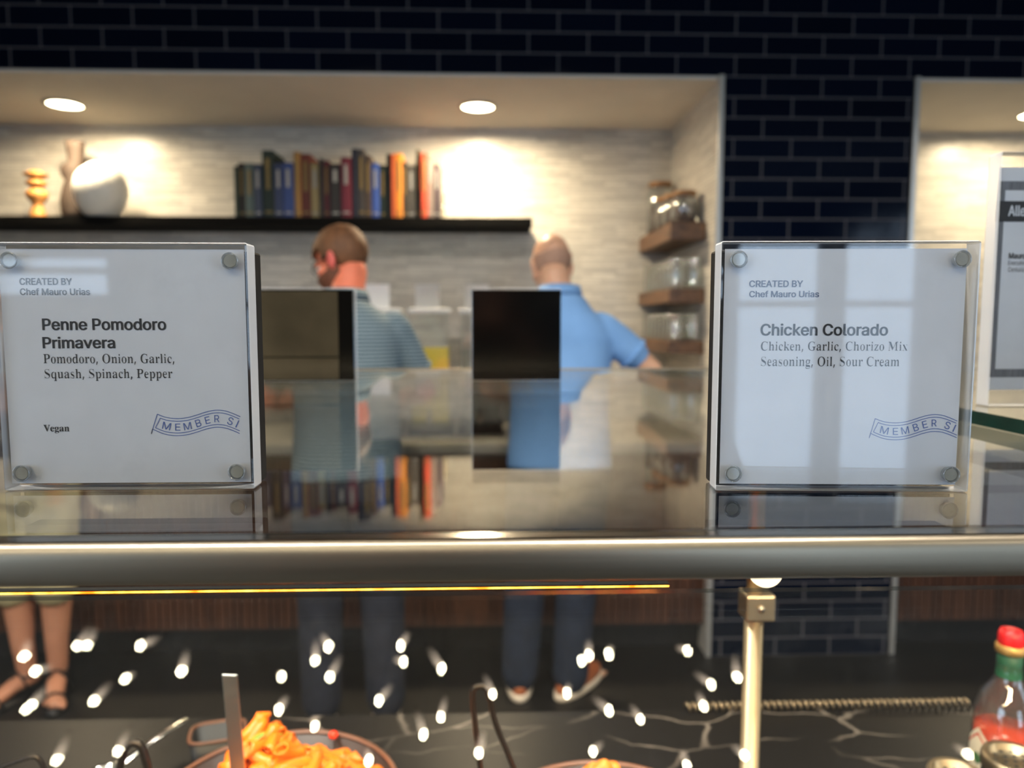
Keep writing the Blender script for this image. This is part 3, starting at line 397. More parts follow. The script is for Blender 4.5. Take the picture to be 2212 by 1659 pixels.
"e":[202,[106,-4,93,-3,80,-1,69,3,58,8,49,15,41,23,34,32,28,42,23,54,20,66,18,79,17,93,18,108,20,121,23,133,28,145,33,155,40,165,48,173,58,180,68,185,78,189,90,191,103,192,133,187,140,184,147,180,153,176,160,170,165,164,170,157,175,150,179,141,182,131,184,121,185,109,186,97,186,85,37,85,37,110,169,110,155,101,154,110,153,119,151,127,149,134,141,147,131,157,118,163,103,165,94,165,87,163,80,160,73,157,62,147,54,135,50,121,48,105,48,89,48,79,50,69,52,61,55,53,59,46,64,40,69,35,76,31,82,27,90,25,98,24,106,23,127,26,143,36,153,53,182,45,177,32,168,20,162,14,156,10,149,6,141,2,133,-1,125,-3,116,-4]],"f":[127,[114,190,114,164,3,164,3,190],[40,0,40,216,42,231,48,243,57,252,68,259,94,265,111,263,121,260,114,234,107,236,97,237,85,235,77,230,72,221,71,209,71,0]],"h":[205,[57,113,57,0,26,0,26,254,57,254,57,144,51,144,56,156,62,166,68,175,76,181,84,186,94,189,103,192,114,192,123,192,132,190,140,188,148,184,154,180,161,174,166,168,170,160,174,152,177,142,178,132,179,120,179,0,148,0,148,118,147,128,145,137,142,145,136,152,130,158,123,161,114,164,105,165,92,163,80,159,71,151,63,141,58,129]],"i":[83,[26,0,26,190,57,190,57,0],[42,221,34,223,27,227,22,234,21,242,22,249,27,256,34,260,42,262,50,260,57,256,62,249,63,242,62,234,57,227,50,223]],"n":[205,[57,113,57,0,26,0,26,190,56,190,56,144,51,144,56,156,62,166,68,175,76,181,84,186,94,189,103,192,114,192,123,192,132,190,140,188,147,184,154,180,160,174,166,168,170,160,174,152,176,142,178,132,179,120,179,0,148,0,148,118,147,128,145,137,142,145,136,152,130,158,123,161,114,164,105,165,92,163,80,159,71,151,63,141,58,129]],"o":[208,[104,-4,91,-3,79,-1,69,3,58,8,49,15,41,23,34,32,28,43,23,54,20,66,18,80,17,94,18,108,20,122,23,134,28,146,34,156,41,165,49,173,58,180,69,185,79,189,91,191,104,192,116,191,128,189,139,185,149,180,159,173,167,165,174,156,180,146,184,134,188,122,190,108,191,94,190,80,188,66,184,54,180,43,174,32,167,23,159,15,149,8,139,3,128,-1,116,-3],[104,23,113,24,121,26,129,29,135,33,141,38,146,44,150,51,154,59,156,67,158,75,159,84,160,94,159,103,158,112,156,121,154,129,150,137,146,144,141,150,135,155,129,159,121,162,113,164,104,165,95,164,86,162,79,159,73,155,67,150,62,144,58,137,54,129,52,121,50,112,49,103,48,94,49,84,50,75,52,67,54,59,58,51,62,44,67,38,73,33,79,29,86,26,95,24]],
"r":[130,[26,0,26,190,56,190,56,160,58,160,65,173,76,184,83,187,90,190,98,192,107,192,115,192,122,192,122,161,115,162,103,163,91,161,80,157,70,151,63,142,58,131,57,118,57,0]],"t":[114,[102,190,102,164,3,164,3,190],[32,236,63,236,63,49,64,38,68,31,75,26,85,25,93,26,101,27,107,1,96,-1,84,-2,73,-1,62,1,53,5,46,11,40,18,36,26,33,36,32,46]],"u":[205,[91,-3,82,-2,73,-1,65,2,57,5,51,10,44,15,39,22,35,29,31,38,28,47,27,58,26,69,26,190,57,190,57,72,58,62,60,52,63,44,68,37,75,32,82,28,91,26,100,25,113,27,125,31,134,38,142,48,146,61,148,76,148,190,179,190,179,0,149,0,149,46,154,46,149,34,143,23,136,15,129,8,120,4,111,0,101,-2]],"v":[195,[81,0,9,190,42,190,83,78,93,43,103,10,92,10,101,43,112,78,152,190,186,190,113,0]],"x":[189,[10,0,86,109,86,86,14,190,50,190,74,153,90,127,104,103,88,103,101,127,117,153,141,190,176,190,104,84,104,107,179,0,143,0,115,43,100,68,86,91,102,91,89,68,74,43,46,0]]," ":[94]},"serif":{",":[90,[18,-43,26,-1,33,39,60,39,61,35,49,-4,34,-43]],"C":[234,[128,-6,113,-5,99,-2,86,3,73,9,62,18,52,28,43,39,36,52,30,66,26,81,23,97,22,114,23,131,26,147,30,162,36,176,43,188,52,200,62,209,74,218,86,225,100,229,114,232,130,233,140,232,153,230,166,226,181,220,194,218,210,222,215,233,209,233,209,154,216,154,212,169,204,182,195,193,184,203,172,211,160,217,147,220,132,221,101,214,79,194,67,161,63,113,67,69,81,37,105,19,138,12,150,13,161,15,172,18,183,23,194,29,204,36,213,44,215,54,211,44,199,22,178,7,155,-3]],"G":[254,[134,-6,117,-5,102,-2,88,3,75,9,63,17,53,27,44,38,37,51,31,65,26,80,24,97,23,115,24,132,26,147,31,162,37,176,44,189,53,200,63,210,74,218,87,225,100,229,114,232,129,233,141,232,154,230,167,226,182,221,194,218,209,222,215,233,210,233,210,153,216,153,214,164,210,173,204,181,198,189,192,196,185,202,177,208,169,213,161,216,152,219,143,221,133,221,102,214,80,194,68,161,64,114,65,89,68,68,74,49,82,34,93,22,106,14,121,9,138,7,157,9,170,14,178,23,180,36,180,64,178,77,171,85,157,89,147,91,147,100,241,100,241,91,234,89,222,85,216,77,214,64,214,14,198,5,177,-1,155,-4]],"M":[317,[21,0,21,9,26,11,41,16,49,25,52,40,52,191,48,208,33,216,21,219,21,228,83,228,158,71,234,228,295,228,295,219,290,217,276,212,268,203,266,189,266,43,269,21,284,12,294,9,294,0,212,0,212,9,224,12,238,22,241,42,229,199,135,0,144,0,51,194,39,40,41,24,50,15,66,10,71,9,71,0]],
"O":[263,[130,-6,119,-5,108,-4,98,-1,88,3,78,8,69,14,61,21,54,29,47,37,41,46,35,56,31,67,27,78,25,89,23,101,23,114,23,126,25,138,27,150,31,161,35,171,41,181,47,190,54,199,61,207,70,214,79,219,89,224,99,228,110,231,121,233,133,234,144,233,155,231,165,229,175,225,185,220,193,214,202,207,209,200,216,191,222,182,227,172,232,162,236,150,238,139,240,127,240,114,240,101,238,89,236,78,232,67,227,56,222,46,216,37,209,29,201,21,193,14,184,8,174,3,164,-1,153,-4,142,-5],[133,7,162,13,183,33,195,67,199,114,198,139,195,160,189,179,182,194,172,206,160,214,146,219,129,221,100,214,79,194,67,161,64,114,65,89,68,68,73,49,81,34,91,22,103,13,117,8]],"P":[209,[17,0,17,9,25,11,38,16,45,25,46,40,46,189,44,203,38,212,25,216,17,219,17,228,107,228,126,228,142,226,155,224,164,220,171,216,178,211,183,206,187,199,191,192,193,184,195,175,195,166,194,152,191,140,185,129,178,120,167,112,155,107,139,103,121,102,82,102,82,40,84,25,90,16,103,11,112,9,112,0],[82,115,101,115,114,116,125,118,135,122,143,127,148,133,152,142,154,152,155,165,155,177,153,187,150,196,145,203,138,208,129,212,119,214,107,215,87,211,82,199]],"S":[195,[31,-2,31,76,24,76,27,61,33,46,40,33,49,23,59,15,71,9,84,6,98,4,109,5,119,7,127,11,135,16,146,29,149,45,147,56,140,66,130,75,117,83,86,98,72,105,62,113,53,120,46,128,41,136,37,145,35,155,34,166,35,175,36,184,39,192,42,200,46,207,51,212,56,218,62,222,69,226,76,228,84,230,92,230,113,228,139,221,144,220,151,219,164,223,166,230,160,230,160,163,168,163,168,170,164,178,160,187,155,194,149,201,143,207,136,212,129,217,114,223,97,225,79,223,63,216,53,204,50,190,53,177,62,166,90,149,122,134,153,114,161,104,166,93,170,66,170,56,168,47,165,38,161,30,157,23,151,17,144,11,136,7,128,3,118,0,107,-1,96,-2,81,-1,65,3,52,8,42,9,28,6,24,-2]],"a":[172,[127,-6,119,-4,114,0,111,7,105,17,83,7,72,1,60,-3,48,-5,35,-2,27,5,21,17,19,32,20,42,23,52,29,61,37,68,48,75,63,82,81,89,108,95,108,121,107,133,100,141,89,146,74,147,52,145,42,137,49,128,52,116,51,107,49,101,45,96,39,95,33,96,29,101,27,109,26,118,27,130,32,140,39,148,51,154,57,157,64,158,72,159,81,160,97,159,109,156,119,152,126,146,131,139,134,129,137,118,137,105,137,31,139,20,152,18,157,21,153,14,150,5,143,-1,135,-4],
[76,17,92,21,108,32,108,84,78,78,62,69,53,57,50,42,51,31,56,23,64,19]],"c":[147,[78,-6,70,-5,62,-3,55,0,48,5,42,11,36,17,31,25,27,34,23,43,21,53,19,64,19,75,19,87,21,98,24,109,28,119,33,128,39,136,45,143,53,149,61,154,69,157,78,159,87,160,98,159,106,157,114,154,119,149,127,137,130,123,129,114,127,107,123,103,118,102,113,103,110,108,108,115,107,125,107,131,108,136,102,145,85,148,67,145,55,134,49,118,47,94,48,77,50,62,55,49,61,38,69,30,79,24,90,21,102,20,113,21,123,24,133,29,136,37,130,30,123,14,109,3,94,-3]],"d":[185,[70,-6,63,-5,56,-3,50,0,44,5,39,10,34,17,29,25,26,33,23,42,21,52,19,63,19,74,19,86,21,98,23,109,26,119,30,128,35,136,40,143,46,149,52,154,59,157,66,159,73,160,82,158,90,155,98,149,116,141,120,200,119,209,112,215,97,219,97,228,151,228,151,38,154,21,163,17,168,14,168,5,162,4,146,2,128,-1,120,-6,114,19,97,8,89,1,81,-4],[85,15,97,16,107,21,115,29,120,38,120,121,117,128,108,134,87,140,68,136,57,125,54,116,51,105,50,92,50,77,50,62,51,49,53,38,57,29,68,18]],"e":[150,[77,-6,69,-5,61,-3,54,0,47,5,41,10,36,17,31,25,27,34,23,44,21,55,19,66,19,79,19,90,21,101,23,111,27,120,31,129,36,137,42,143,48,149,55,154,63,157,70,159,78,160,91,158,101,155,110,149,118,140,124,130,129,117,131,103,132,87,132,82,48,82,52,56,62,37,78,25,99,22,112,23,123,27,133,34,136,44,130,36,122,18,109,5,94,-3],[49,97,110,97,110,107,105,138,96,146,80,148,65,145,56,137,51,122,49,102]],"g":[164,[73,-71,58,-70,46,-68,36,-65,29,-61,19,-50,16,-37,17,-29,20,-23,26,-17,47,-13,30,-7,25,-1,22,7,21,15,23,27,28,37,32,42,38,47,46,51,64,55,39,63,28,75,22,89,20,106,22,121,27,134,31,140,36,145,41,149,47,153,54,156,62,158,70,159,79,160,88,159,96,158,105,156,115,153,149,153,149,133,122,134,131,127,134,119,136,111,137,102,135,88,130,75,123,65,113,57,107,54,101,52,94,51,86,51,79,51,70,52,51,47,44,42,41,36,50,28,70,25,87,25,127,21,138,15,144,7,147,-4,149,-18,148,-30,145,-40,139,-49,131,-57,121,-63,108,-67,92,-70],[79,63,94,65,103,73,106,79,108,86,108,95,109,105,108,116,108,125,106,132,103,138,94,145,79,148,64,145,54,138,51,132,49,125,48,116,48,105,48,95,49,86,51,79,54,73,63,65],
[80,-58,104,-56,123,-51,136,-44,141,-33,138,-26,129,-21,103,-18,45,-18,32,-26,27,-36,31,-44,42,-51,50,-54,59,-56,69,-57]],"h":[190,[18,0,18,8,30,13,35,28,35,199,31,214,22,218,18,220,18,228,65,228,70,134,90,145,100,153,110,158,121,160,137,156,147,146,154,129,156,106,156,28,161,13,170,10,173,8,173,0,110,0,110,9,105,9,122,13,127,28,127,108,123,129,114,134,102,135,91,134,82,131,73,125,65,117,65,28,69,13,78,10,81,8,81,0]],"i":[99,[50,181,45,183,40,188,37,196,36,206,37,216,40,224,45,230,50,232,56,230,60,224,63,216,64,206,63,196,60,188,56,183],[20,0,20,8,32,13,37,28,37,126,33,142,21,147,21,155,63,155,63,28,68,13,79,8,79,0]],"k":[179,[18,0,18,8,30,13,35,28,35,199,32,214,22,218,19,219,19,228,65,228,69,85,120,124,128,132,132,139,122,144,105,146,112,146,112,156,164,156,164,146,161,145,150,142,140,137,131,130,99,104,166,17,175,11,179,8,179,0,114,0,114,9,109,9,123,10,129,16,124,24,83,73,65,67,65,28,69,13,81,8,81,0]],"l":[100,[18,0,18,8,30,13,35,28,35,199,32,214,22,218,19,219,19,228,65,228,65,28,69,13,81,8,81,0]],"m":[277,[18,0,18,8,30,13,35,28,35,127,31,142,21,145,18,147,18,156,64,156,70,133,89,144,99,153,108,158,119,160,132,158,141,152,147,143,158,131,177,143,187,152,197,158,209,160,224,156,234,146,240,129,243,106,243,28,247,13,256,10,259,8,259,0,198,0,198,8,200,10,210,13,214,28,214,108,210,129,202,134,189,135,179,134,170,131,162,126,153,118,153,28,157,13,166,10,169,8,169,0,109,0,109,8,111,10,121,13,125,28,125,108,121,129,113,133,100,135,89,134,80,131,72,125,64,117,64,28,68,14,77,10,80,8,80,0]],"n":[190,[18,0,18,8,30,13,35,28,35,127,31,142,21,145,18,147,18,156,65,156,70,134,90,145,99,153,110,158,121,160,137,156,147,146,154,129,156,106,156,28,161,13,170,10,173,8,173,0,110,0,110,9,105,9,122,13,127,28,127,108,123,129,114,134,102,135,91,134,82,131,73,125,65,117,65,28,69,13,78,10,81,8,81,0]],"o":[168,[84,-6,75,-5,66,-3,58,1,50,5,43,11,37,18,31,26,27,35,23,45,21,55,19,66,18,77,19,89,21,100,23,110,27,120,31,128,37,136,43,143,50,149,58,154,66,157,75,159,84,160,93,159,102,157,110,154,118,149,125,143,131,137,136,129,141,120,145,110,147,100,149,89,149,77,149,65,147,54,145,44,141,34,136,25,131,17,125,11,118,5,110,0,102,-3,94,-5],
[84,6,102,10,113,20,118,41,119,77,118,97,117,114,115,126,112,135,101,145,84,149,66,145,56,135,53,126,51,114,50,97,49,77,51,41,56,20,67,10]],"p":[186,[18,-70,18,-61,26,-58,34,-50,35,-32,35,122,31,141,19,147,19,156,63,156,69,132,87,144,95,153,104,158,115,160,122,159,129,157,135,154,141,149,146,144,151,137,155,129,159,121,162,112,164,102,166,91,166,80,165,68,164,57,162,46,159,36,155,27,151,19,146,12,140,5,134,1,128,-3,121,-5,114,-6,104,-4,96,0,88,6,70,16,65,-29,67,-49,79,-58,90,-61,90,-70],[98,15,116,18,128,30,131,39,133,50,135,62,135,77,135,92,134,104,132,115,129,124,118,135,100,139,89,137,80,133,72,127,65,117,65,34,71,26,78,20,87,16]],"q":[182,[96,-70,96,-61,113,-56,119,-51,121,-42,116,14,98,6,90,0,81,-4,71,-5,64,-5,57,-3,50,0,44,5,39,10,34,16,30,24,26,32,23,41,21,51,20,61,19,72,20,84,21,96,24,107,28,117,33,127,38,135,44,142,51,149,59,154,67,157,76,159,85,160,94,159,104,155,113,149,129,141,157,161,151,161,151,-42,155,-56,165,-60,168,-61,168,-70],[90,15,109,20,117,26,121,34,121,121,119,132,113,140,103,145,89,147,70,143,57,130,54,121,51,109,50,95,49,78,50,63,51,50,54,39,57,30,70,19]],"r":[144,[18,0,18,8,30,13,35,28,35,126,31,142,19,146,19,156,64,156,71,126,85,134,89,140,94,146,99,151,108,158,117,160,126,158,131,152,134,144,136,133,135,124,132,117,129,112,125,111,116,115,109,125,95,129,82,127,73,120,67,110,66,96,66,28,67,19,74,13,90,8,90,0]],"s":[144,[76,-4,70,-3,63,-2,55,1,46,4,36,6,24,3,21,-3,26,-3,26,51,20,51,21,42,25,33,31,25,38,18,53,9,70,6,84,7,95,12,102,20,105,29,99,43,82,54,57,66,50,71,43,75,38,80,34,85,29,97,27,110,28,120,30,129,33,137,38,144,45,150,52,155,60,157,70,158,81,157,97,152,102,151,107,151,117,153,120,158,113,158,113,112,120,112,119,120,115,128,110,134,104,140,90,147,75,150,62,148,52,144,46,138,44,129,51,115,69,104,92,93,99,89,105,85,110,80,114,75,118,63,120,47,119,36,117,26,113,18,108,10,102,4,94,0,85,-3]],"u":[187,[65,-6,56,-5,49,-2,44,2,40,8,37,16,34,25,32,36,32,48,32,124,28,141,19,145,15,147,15,156,62,156,62,37,68,23,77,20,89,18,107,22,123,33,123,124,119,141,108,145,104,147,104,156,153,156,153,35,158,20,171,15,171,6,165,5,148,3,131,-1,123,-6,118,20,99,9,89,1,78,-4]],
"x":[160,[11,2,11,6,14,9,22,13,30,20,38,27,72,68,29,133,18,144,11,148,11,154,75,154,75,148,68,147,60,140,67,129,91,100,119,127,128,139,119,146,109,148,109,154,146,154,146,149,145,147,136,143,128,136,120,128,88,92,138,17,146,9,151,7,151,2,87,2,87,7,94,8,103,15,95,30,69,60,41,31,32,17,40,9,56,6,50,6,50,2]],"z":[146,[15,0,15,7,97,143,64,143,45,141,31,135,24,131,20,125,16,117,15,108,23,108,24,156,128,156,128,145,50,13,76,13,88,14,99,15,109,18,117,22,124,28,130,35,134,43,136,54,128,54,126,0]]," ":[87]},"serifb":{"V":[214,[106,-6,22,190,11,210,4,216,-7,219,-7,228,105,228,105,219,83,216,78,212,76,205,81,189,129,72,174,189,177,204,176,212,171,216,149,219,149,228,221,228,221,219,212,218,204,214,191,191,115,-6]],"a":[172,[127,-5,116,-4,108,1,103,8,100,17,88,8,76,1,62,-3,48,-4,32,-2,20,6,13,17,10,32,11,42,15,52,22,60,32,68,44,75,59,82,78,89,99,95,99,121,98,133,93,141,85,146,74,148,58,145,52,137,57,128,61,116,60,107,55,101,48,97,39,95,29,97,22,102,18,109,16,118,19,129,25,139,34,147,47,154,55,156,63,158,72,159,81,159,98,158,112,156,123,152,132,146,138,139,143,129,145,118,146,105,146,31,147,20,152,17,160,21,165,14,156,6,147,0,137,-4],[76,17,87,20,99,32,99,85,82,78,69,69,62,57,59,42,60,31,63,23,68,18]],"e":[150,[77,-5,67,-4,59,-2,50,1,42,5,35,11,29,18,23,25,18,34,15,44,12,55,10,66,10,79,10,90,12,101,15,111,19,120,24,129,30,136,36,143,43,149,52,153,60,157,69,159,79,159,92,158,104,154,115,148,124,140,132,130,137,117,140,103,141,87,141,83,58,83,61,56,69,37,82,25,100,21,109,23,118,27,127,33,135,43,142,36,129,18,114,5,96,-2],[58,96,101,96,101,107,97,139,90,146,81,148,71,146,64,137,59,122,58,102]],"g":[164,[73,-70,58,-70,44,-68,33,-65,24,-61,11,-50,7,-37,9,-30,14,-23,22,-17,34,-13,24,-7,17,0,13,7,12,15,14,27,21,37,27,42,33,46,41,51,51,55,34,64,21,75,14,89,11,106,13,121,20,134,25,139,30,144,37,149,44,152,52,155,60,157,69,159,79,159,88,159,98,157,107,155,117,152,158,152,158,134,134,134,139,127,143,119,145,110,146,102,144,88,138,76,129,65,117,58,110,55,102,53,94,52,86,51,78,52,71,52,56,47,52,42,50,36,55,27,71,25,88,25,129,20,143,15,151,6,156,-5,158,-18,156,-30,152,-40,146,-49,136,-56,124,-62,110,-67,92,-69],
[79,62,89,65,95,73,97,79,99,86,99,95,100,105,99,116,99,125,97,132,95,138,89,146,79,148,69,146,62,138,60,132,58,125,57,116,57,105,57,95,58,86,60,79,62,73,69,65],[80,-58,103,-57,119,-52,128,-44,132,-33,130,-25,125,-21,102,-17,48,-17,40,-26,37,-36,39,-45,47,-52,53,-55,61,-56,70,-58]],"n":[190,[9,0,9,8,22,13,26,28,26,127,23,142,18,146,9,147,9,155,74,155,74,134,84,145,95,153,108,158,122,159,141,156,154,146,162,129,165,106,165,28,169,13,174,9,182,8,182,0,101,0,101,8,103,8,114,13,118,28,118,108,115,129,110,134,101,136,94,135,87,131,80,125,74,118,74,28,77,13,82,9,90,8,90,0]]," ":[87]}}''')
def glyph_quads(loops):
    """fill a glyph outline by the nonzero rule with thin trapezoids"""
    E=[]
    for l in loops:
        n=len(l)//2
        for i in range(n):
            a=(l[2*i],l[2*i+1]); j=(i+1)%n; b=(l[2*j],l[2*j+1])
            if a[1]!=b[1]:
                E.append((a,b,1) if a[1]<b[1] else (b,a,-1))
    ys={p[1] for e in E for p in e[:2]}
    for i in range(len(E)):
        a,b,_=E[i]
        for j in range(i):
            c,d,_=E[j]
            if b[1]<=c[1] or d[1]<=a[1]: continue
            k1=(b[0]-a[0])/(b[1]-a[1]); k2=(d[0]-c[0])/(d[1]-c[1])
            if abs(k1-k2)<1e-9: continue
            y=(c[0]-k2*c[1]-a[0]+k1*a[1])/(k1-k2)
            if max(a[1],c[1])+1e-3<y<min(b[1],d[1])-1e-3: ys.add(y)
    ys=sorted(ys); Q=[]
    for y0,y1 in zip(ys,ys[1:]):
        if y1-y0<1e-6: continue
        ym=(y0+y1)/2; A=[]
        for a,b,w in E:
            if a[1]<ym<b[1]:
                k=(b[0]-a[0])/(b[1]-a[1]); A.append((a[0]+k*(ym-a[1]),a[0]+k*(y0-a[1]),a[0]+k*(y1-a[1]),w))
        A.sort(); w=0; st=None
        for e in A:
            pw=w; w+=e[3]
            if pw==0 and w!=0: st=e
            elif pw!=0 and w==0: Q.append(((st[1],y0),(e[1],y0),(e[2],y1),(st[2],y1)))
    return Q
def text_mb(mb, fs, s, x0, x1, base, cap, place):
    """set a line of writing: x0..x1 wide, baseline 'base', capital height 'cap'; place maps flat (x, z) to 3D"""
    adv = [GLYPHS[fs][c][0]/500 for c in s]; tot = sum(adv)
    H_ = GLYPHS[fs][{'bold': 'P', 'reg': 'E', 'serif': 'P', 'serifb': 'V'}[fs]]; sc = cap*500/max(max(l[1::2]) for l in H_[1:])
    sx = (x1-x0)/tot; x = 0
    for c, a in zip(s, adv):
        for q in glyph_quads(GLYPHS[fs][c][1:]):
            mb.add([place(x0+(x+px/500)*sx, base+pz/500*sc) for px, pz in q], [(0, 1, 2, 3)])
        x += a
    return mb

# ---------------------------------------------------------------- the setting
D, BK, NZ = 2.92, 3.68, 2.3485           # tiled wall face, alcove back, alcove ceiling
PX0, PX1 = 0.915, 1.683                  # the tiled pier
RX0, RX1, RY0, RZ = -3.6, 4.6, -4.2, 3.0
w = MB(); w.box(RX0, D, NZ, RX1, BK+.1, RZ); w.box(PX0, D, 0, PX1, BK+.1, NZ); w.box(RX0, D, 0, -3.2, BK+.1, NZ); w.box(4.2, D, 0, RX1, BK+.1, NZ)
struct(w.build('wall_front', M['tile']))
struct(MB().box(-3.2, BK, 0, PX0, BK+.1, NZ).build('wall_alcove', M['mosaic']))
struct(MB().box(PX1, BK, 0, 4.2, BK+.1, NZ).build('wall_side_alcove', M['mosaic']))
struct(MB().box(PX0-.012, D+.001, 0, PX0, BK, NZ).build('wall_alcove_right', M['mosaic_side']))
struct(MB().box(PX1, D+.001, 0, PX1+.012, BK, NZ).build('wall_alcove_left', M['mosaic_side']))
c = MB(); c.box(-3.2, D+.001, NZ-.012, PX0, BK, NZ); c.box(PX1, D+.001, NZ-.012, 4.2, BK, NZ)
struct(c.build('ceiling_alcove', M['paint']))
struct(MB().box(PX0-.016, D-.010, 0, PX0+.006, D+.004, NZ+.004).build('trim_1', M['alu'], bevel=.002))
struct(MB().box(PX1-.006, D-.010, 0, PX1+.016, D+.004, NZ+.004).build('trim_2', M['alu'], bevel=.002))
struct(MB().box(RX0, RY0, -.1, RX1, BK+.1, 0).build('floor', M['floor']))
struct(MB().box(RX0, RY0, RZ, RX1, BK+.1, RZ+.1).build('ceiling', M['ceil']))
FILL_WIN = (-3.6, -.9, .5, 2.6)          # unseen broad window added in each side wall for blue daylight
for nm, xa, xb in (('wall_left', RX0-.1, RX0), ('wall_right', RX1, RX1+.1)):
    y0, y1, z0, z1 = FILL_WIN; m = MB()
    m.box(xa, RY0, 0, xb, y0, RZ); m.box(xa, y0, 0, xb, y1, z0); m.box(xa, y0, z1, xb, y1, RZ); m.box(xa, y1, 0, xb, BK+.1, RZ); struct(m.build(nm, M['room_paint']))
# wall behind the visitor: two window bays, a small window added for a bright mirrored patch, and a panelled stretch
WIN = [(-3.4, -2.46, 1.52, 1.86), (1.1, 1.72, .25, 2.5), (1.78, 2.34, .25, 2.5)]
wb = MB(); xs = RX0
for x0, x1, z0, z1 in WIN:
    wb.box(xs, RY0-.15, 0, x0, RY0, RZ); wb.box(x0, RY0-.15, 0, x1, RY0, z0); wb.box(x0, RY0-.15, z1, x1, RY0, RZ); xs = x1
wb.box(xs, RY0-.15, 0, RX1, RY0, RZ)
struct(wb.build('wall_rear', M['room_dark']))
for i, (x0, x1, z0, z1) in enumerate(WIN):
    t = struct(thing('window_%d' % (i+1), None, None, ((x0+x1)/2, RY0, z0)))
    hx, hz = (x1-x0)/2, z1-z0; f = MB()
    f.box(-hx, -.1, 0, -hx+.05, 0, hz); f.box(hx-.05, -.1, 0, hx, 0, hz); f.box(-hx, -.1, 0, hx, 0, .05); f.box(-hx, -.1, hz-.05, hx, 0, hz); f.box(-hx, -.1, hz*.55, hx, -.02, hz*.55+.04)
    f.build('window_frame', M['window_frame'], t)
    MB().box(-hx+.05, -.07, .05, hx-.05, -.062, hz-.05).build('pane', M['winglass'], t)
    pl = bpy.data.lights.new('window_portal', 'AREA'); pl.shape = 'RECTANGLE'; pl.size = x1-x0; pl.size_y = z1-z0; pl.cycles.is_portal = True
    po = bpy.data.objects.new('window_portal', pl); COL.objects.link(po); po.location = ((x0+x1)/2, RY0-.16, (z0+z1)/2); po.rotation_euler = (pi/2, 0, 0)

for i, (x, sg) in enumerate(((RX0, -1), (RX1, 1))):  # added side windows, out of view, to light the signs
    y0, y1, z0, z1 = FILL_WIN; t = struct(thing('window_%d' % (i+4), None, None, (x, (y0+y1)/2, z0))); hy, hz = (y1-y0)/2, z1-z0; f = MB(); xa, xb = sorted((0, sg*.1))
    for k in range(4): f.box(xa, -hy+k*(2*hy-.05)/3, 0, xb, -hy+k*(2*hy-.05)/3+.05, hz)
    f.box(xa, -hy, 0, xb, hy, .05); f.box(xa, -hy, hz-.05, xb, hy, hz); f.build('window_frame', M['window_frame'], t)
    MB().box(sg*.06-.004, -hy+.01, .05, sg*.06+.004, hy-.01, hz-.05).build('pane', M['winglass'], t)
    pl = bpy.data.lights.new('window_portal', 'AREA'); pl.shape = 'RECTANGLE'; pl.size = z1-z0; pl.size_y = y1-y0; pl.cycles.is_portal = True
    po = bpy.data.objects.new('window_portal', pl); COL.objects.link(po); po.location = (x+sg*.11, (y0+y1)/2, (z0+z1)/2); po.rotation_euler = (0, sg*pi/2, 0)

# recessed lamps: three seen in the alcoves, the rest unseen, added in the room ceiling for light
def downlight(x, y, z, watts, label, group, size=.07, tone=(1, .80, .52), disc=None):
    t = thing('ceiling_downlight', label, 'ceiling light', (x, y, z), 0, group)
    MB().lathe([(size+.014, 0), (size+.014, -.006), (size, -.008), (size, -.001), (size*.2, -.001)], 32).build('trim_ring', M['alu'], t)
    MB().lathe([(.0001, -.003), (size, -.003), (size, -.0015)], 32).build('lamp_disc', disc or M['lamp_disc'], t)
    l = bpy.data.lights.new('downlight_beam', 'AREA'); l.shape = 'DISK'; l.size = size*1.9; l.energy = watts; l.spread = radians(150 if z > 2.9 else 172); l.color = tone
    lo = bpy.data.objects.new('downlight_beam', l); COL.objects.link(lo); lo.parent = t; lo.location = (0, 0, -.012)
    return t
ALC_W, ROOM_FILL_W, AISLE_FILL_W = 21, 13, 38
downlight(-1.8386, 3.33, NZ-.012, ALC_W*.65, 'round recessed light in the alcove ceiling above the pale round vase', 'alcove downlights')
downlight(-0.0463, 3.31, NZ-.012, ALC_W, 'round recessed light in the alcove ceiling right of the books', 'alcove downlights')
downlight(2.50, 3.35, NZ-.012, ALC_W*.5, 'round recessed light in the small alcove beyond the dark pier', 'alcove downlights')
for x, y in ((-1.9, -1.6), (-.6, -2.4), (2.2, -1.6)):  # added lamps, out of view, lighting the sign fronts
    downlight(x, y, RZ, ROOM_FILL_W, 'round recessed light in the room ceiling behind the visitor', 'room ceiling downlights', tone=(1, .9, .76), disc=M['room_disc'])
for x in (-2.3, -.8, .45, 3.5):  # added lamps, out of view, brightening the people's backs and the wall
    downlight(x, .60, RZ, AISLE_FILL_W, 'round recessed light in the room ceiling above the buffet', 'ceiling downlights above the buffet', tone=(1, .92, .82), disc=M['room_disc'])

# ---------------------------------------------------------------- alcove furniture
def base_cabinet(x0, x1, label, label2):
    t = thing('base_cabinet', label, 'cabinet', ((x0+x1)/2, D+.03, 0)); h = (x1-x0)/2; d = BK-D-.035
    MB().box(-h, .02, .12, h, d, .86).build('body', M['cab_dark'], t)
    f = MB(); n = int((x1-x0)/.03)
    for k in range(n):
        a = -h+k*(2*h/n); f.box(a+.003, .004, .13, a+2*h/n-.003, .02, .855)
    f.box(-h, .014, .125, h, .021, .858)
    f.build('fluted_front', M['walnut'], t)
    MB().box(-h, .08, 0, h, .12, .12).build('toe_kick', M['cab_dark'], t)
    tag(MB().bbox(x0, D+.005, .861, x1, BK-.002, .90, .004).build('worktop', M['counter']), label2, 'worktop')
base_cabinet(-3.19, PX0-.014, 'long walnut fluted base cabinet in the alcove behind the two standing people', 'grey worktop along the alcove under the drink dispensers')
base_cabinet(PX1+.014, 4.19, 'walnut fluted base cabinet in the alcove right of the dark pier', 'grey worktop in the alcove right of the dark pier')

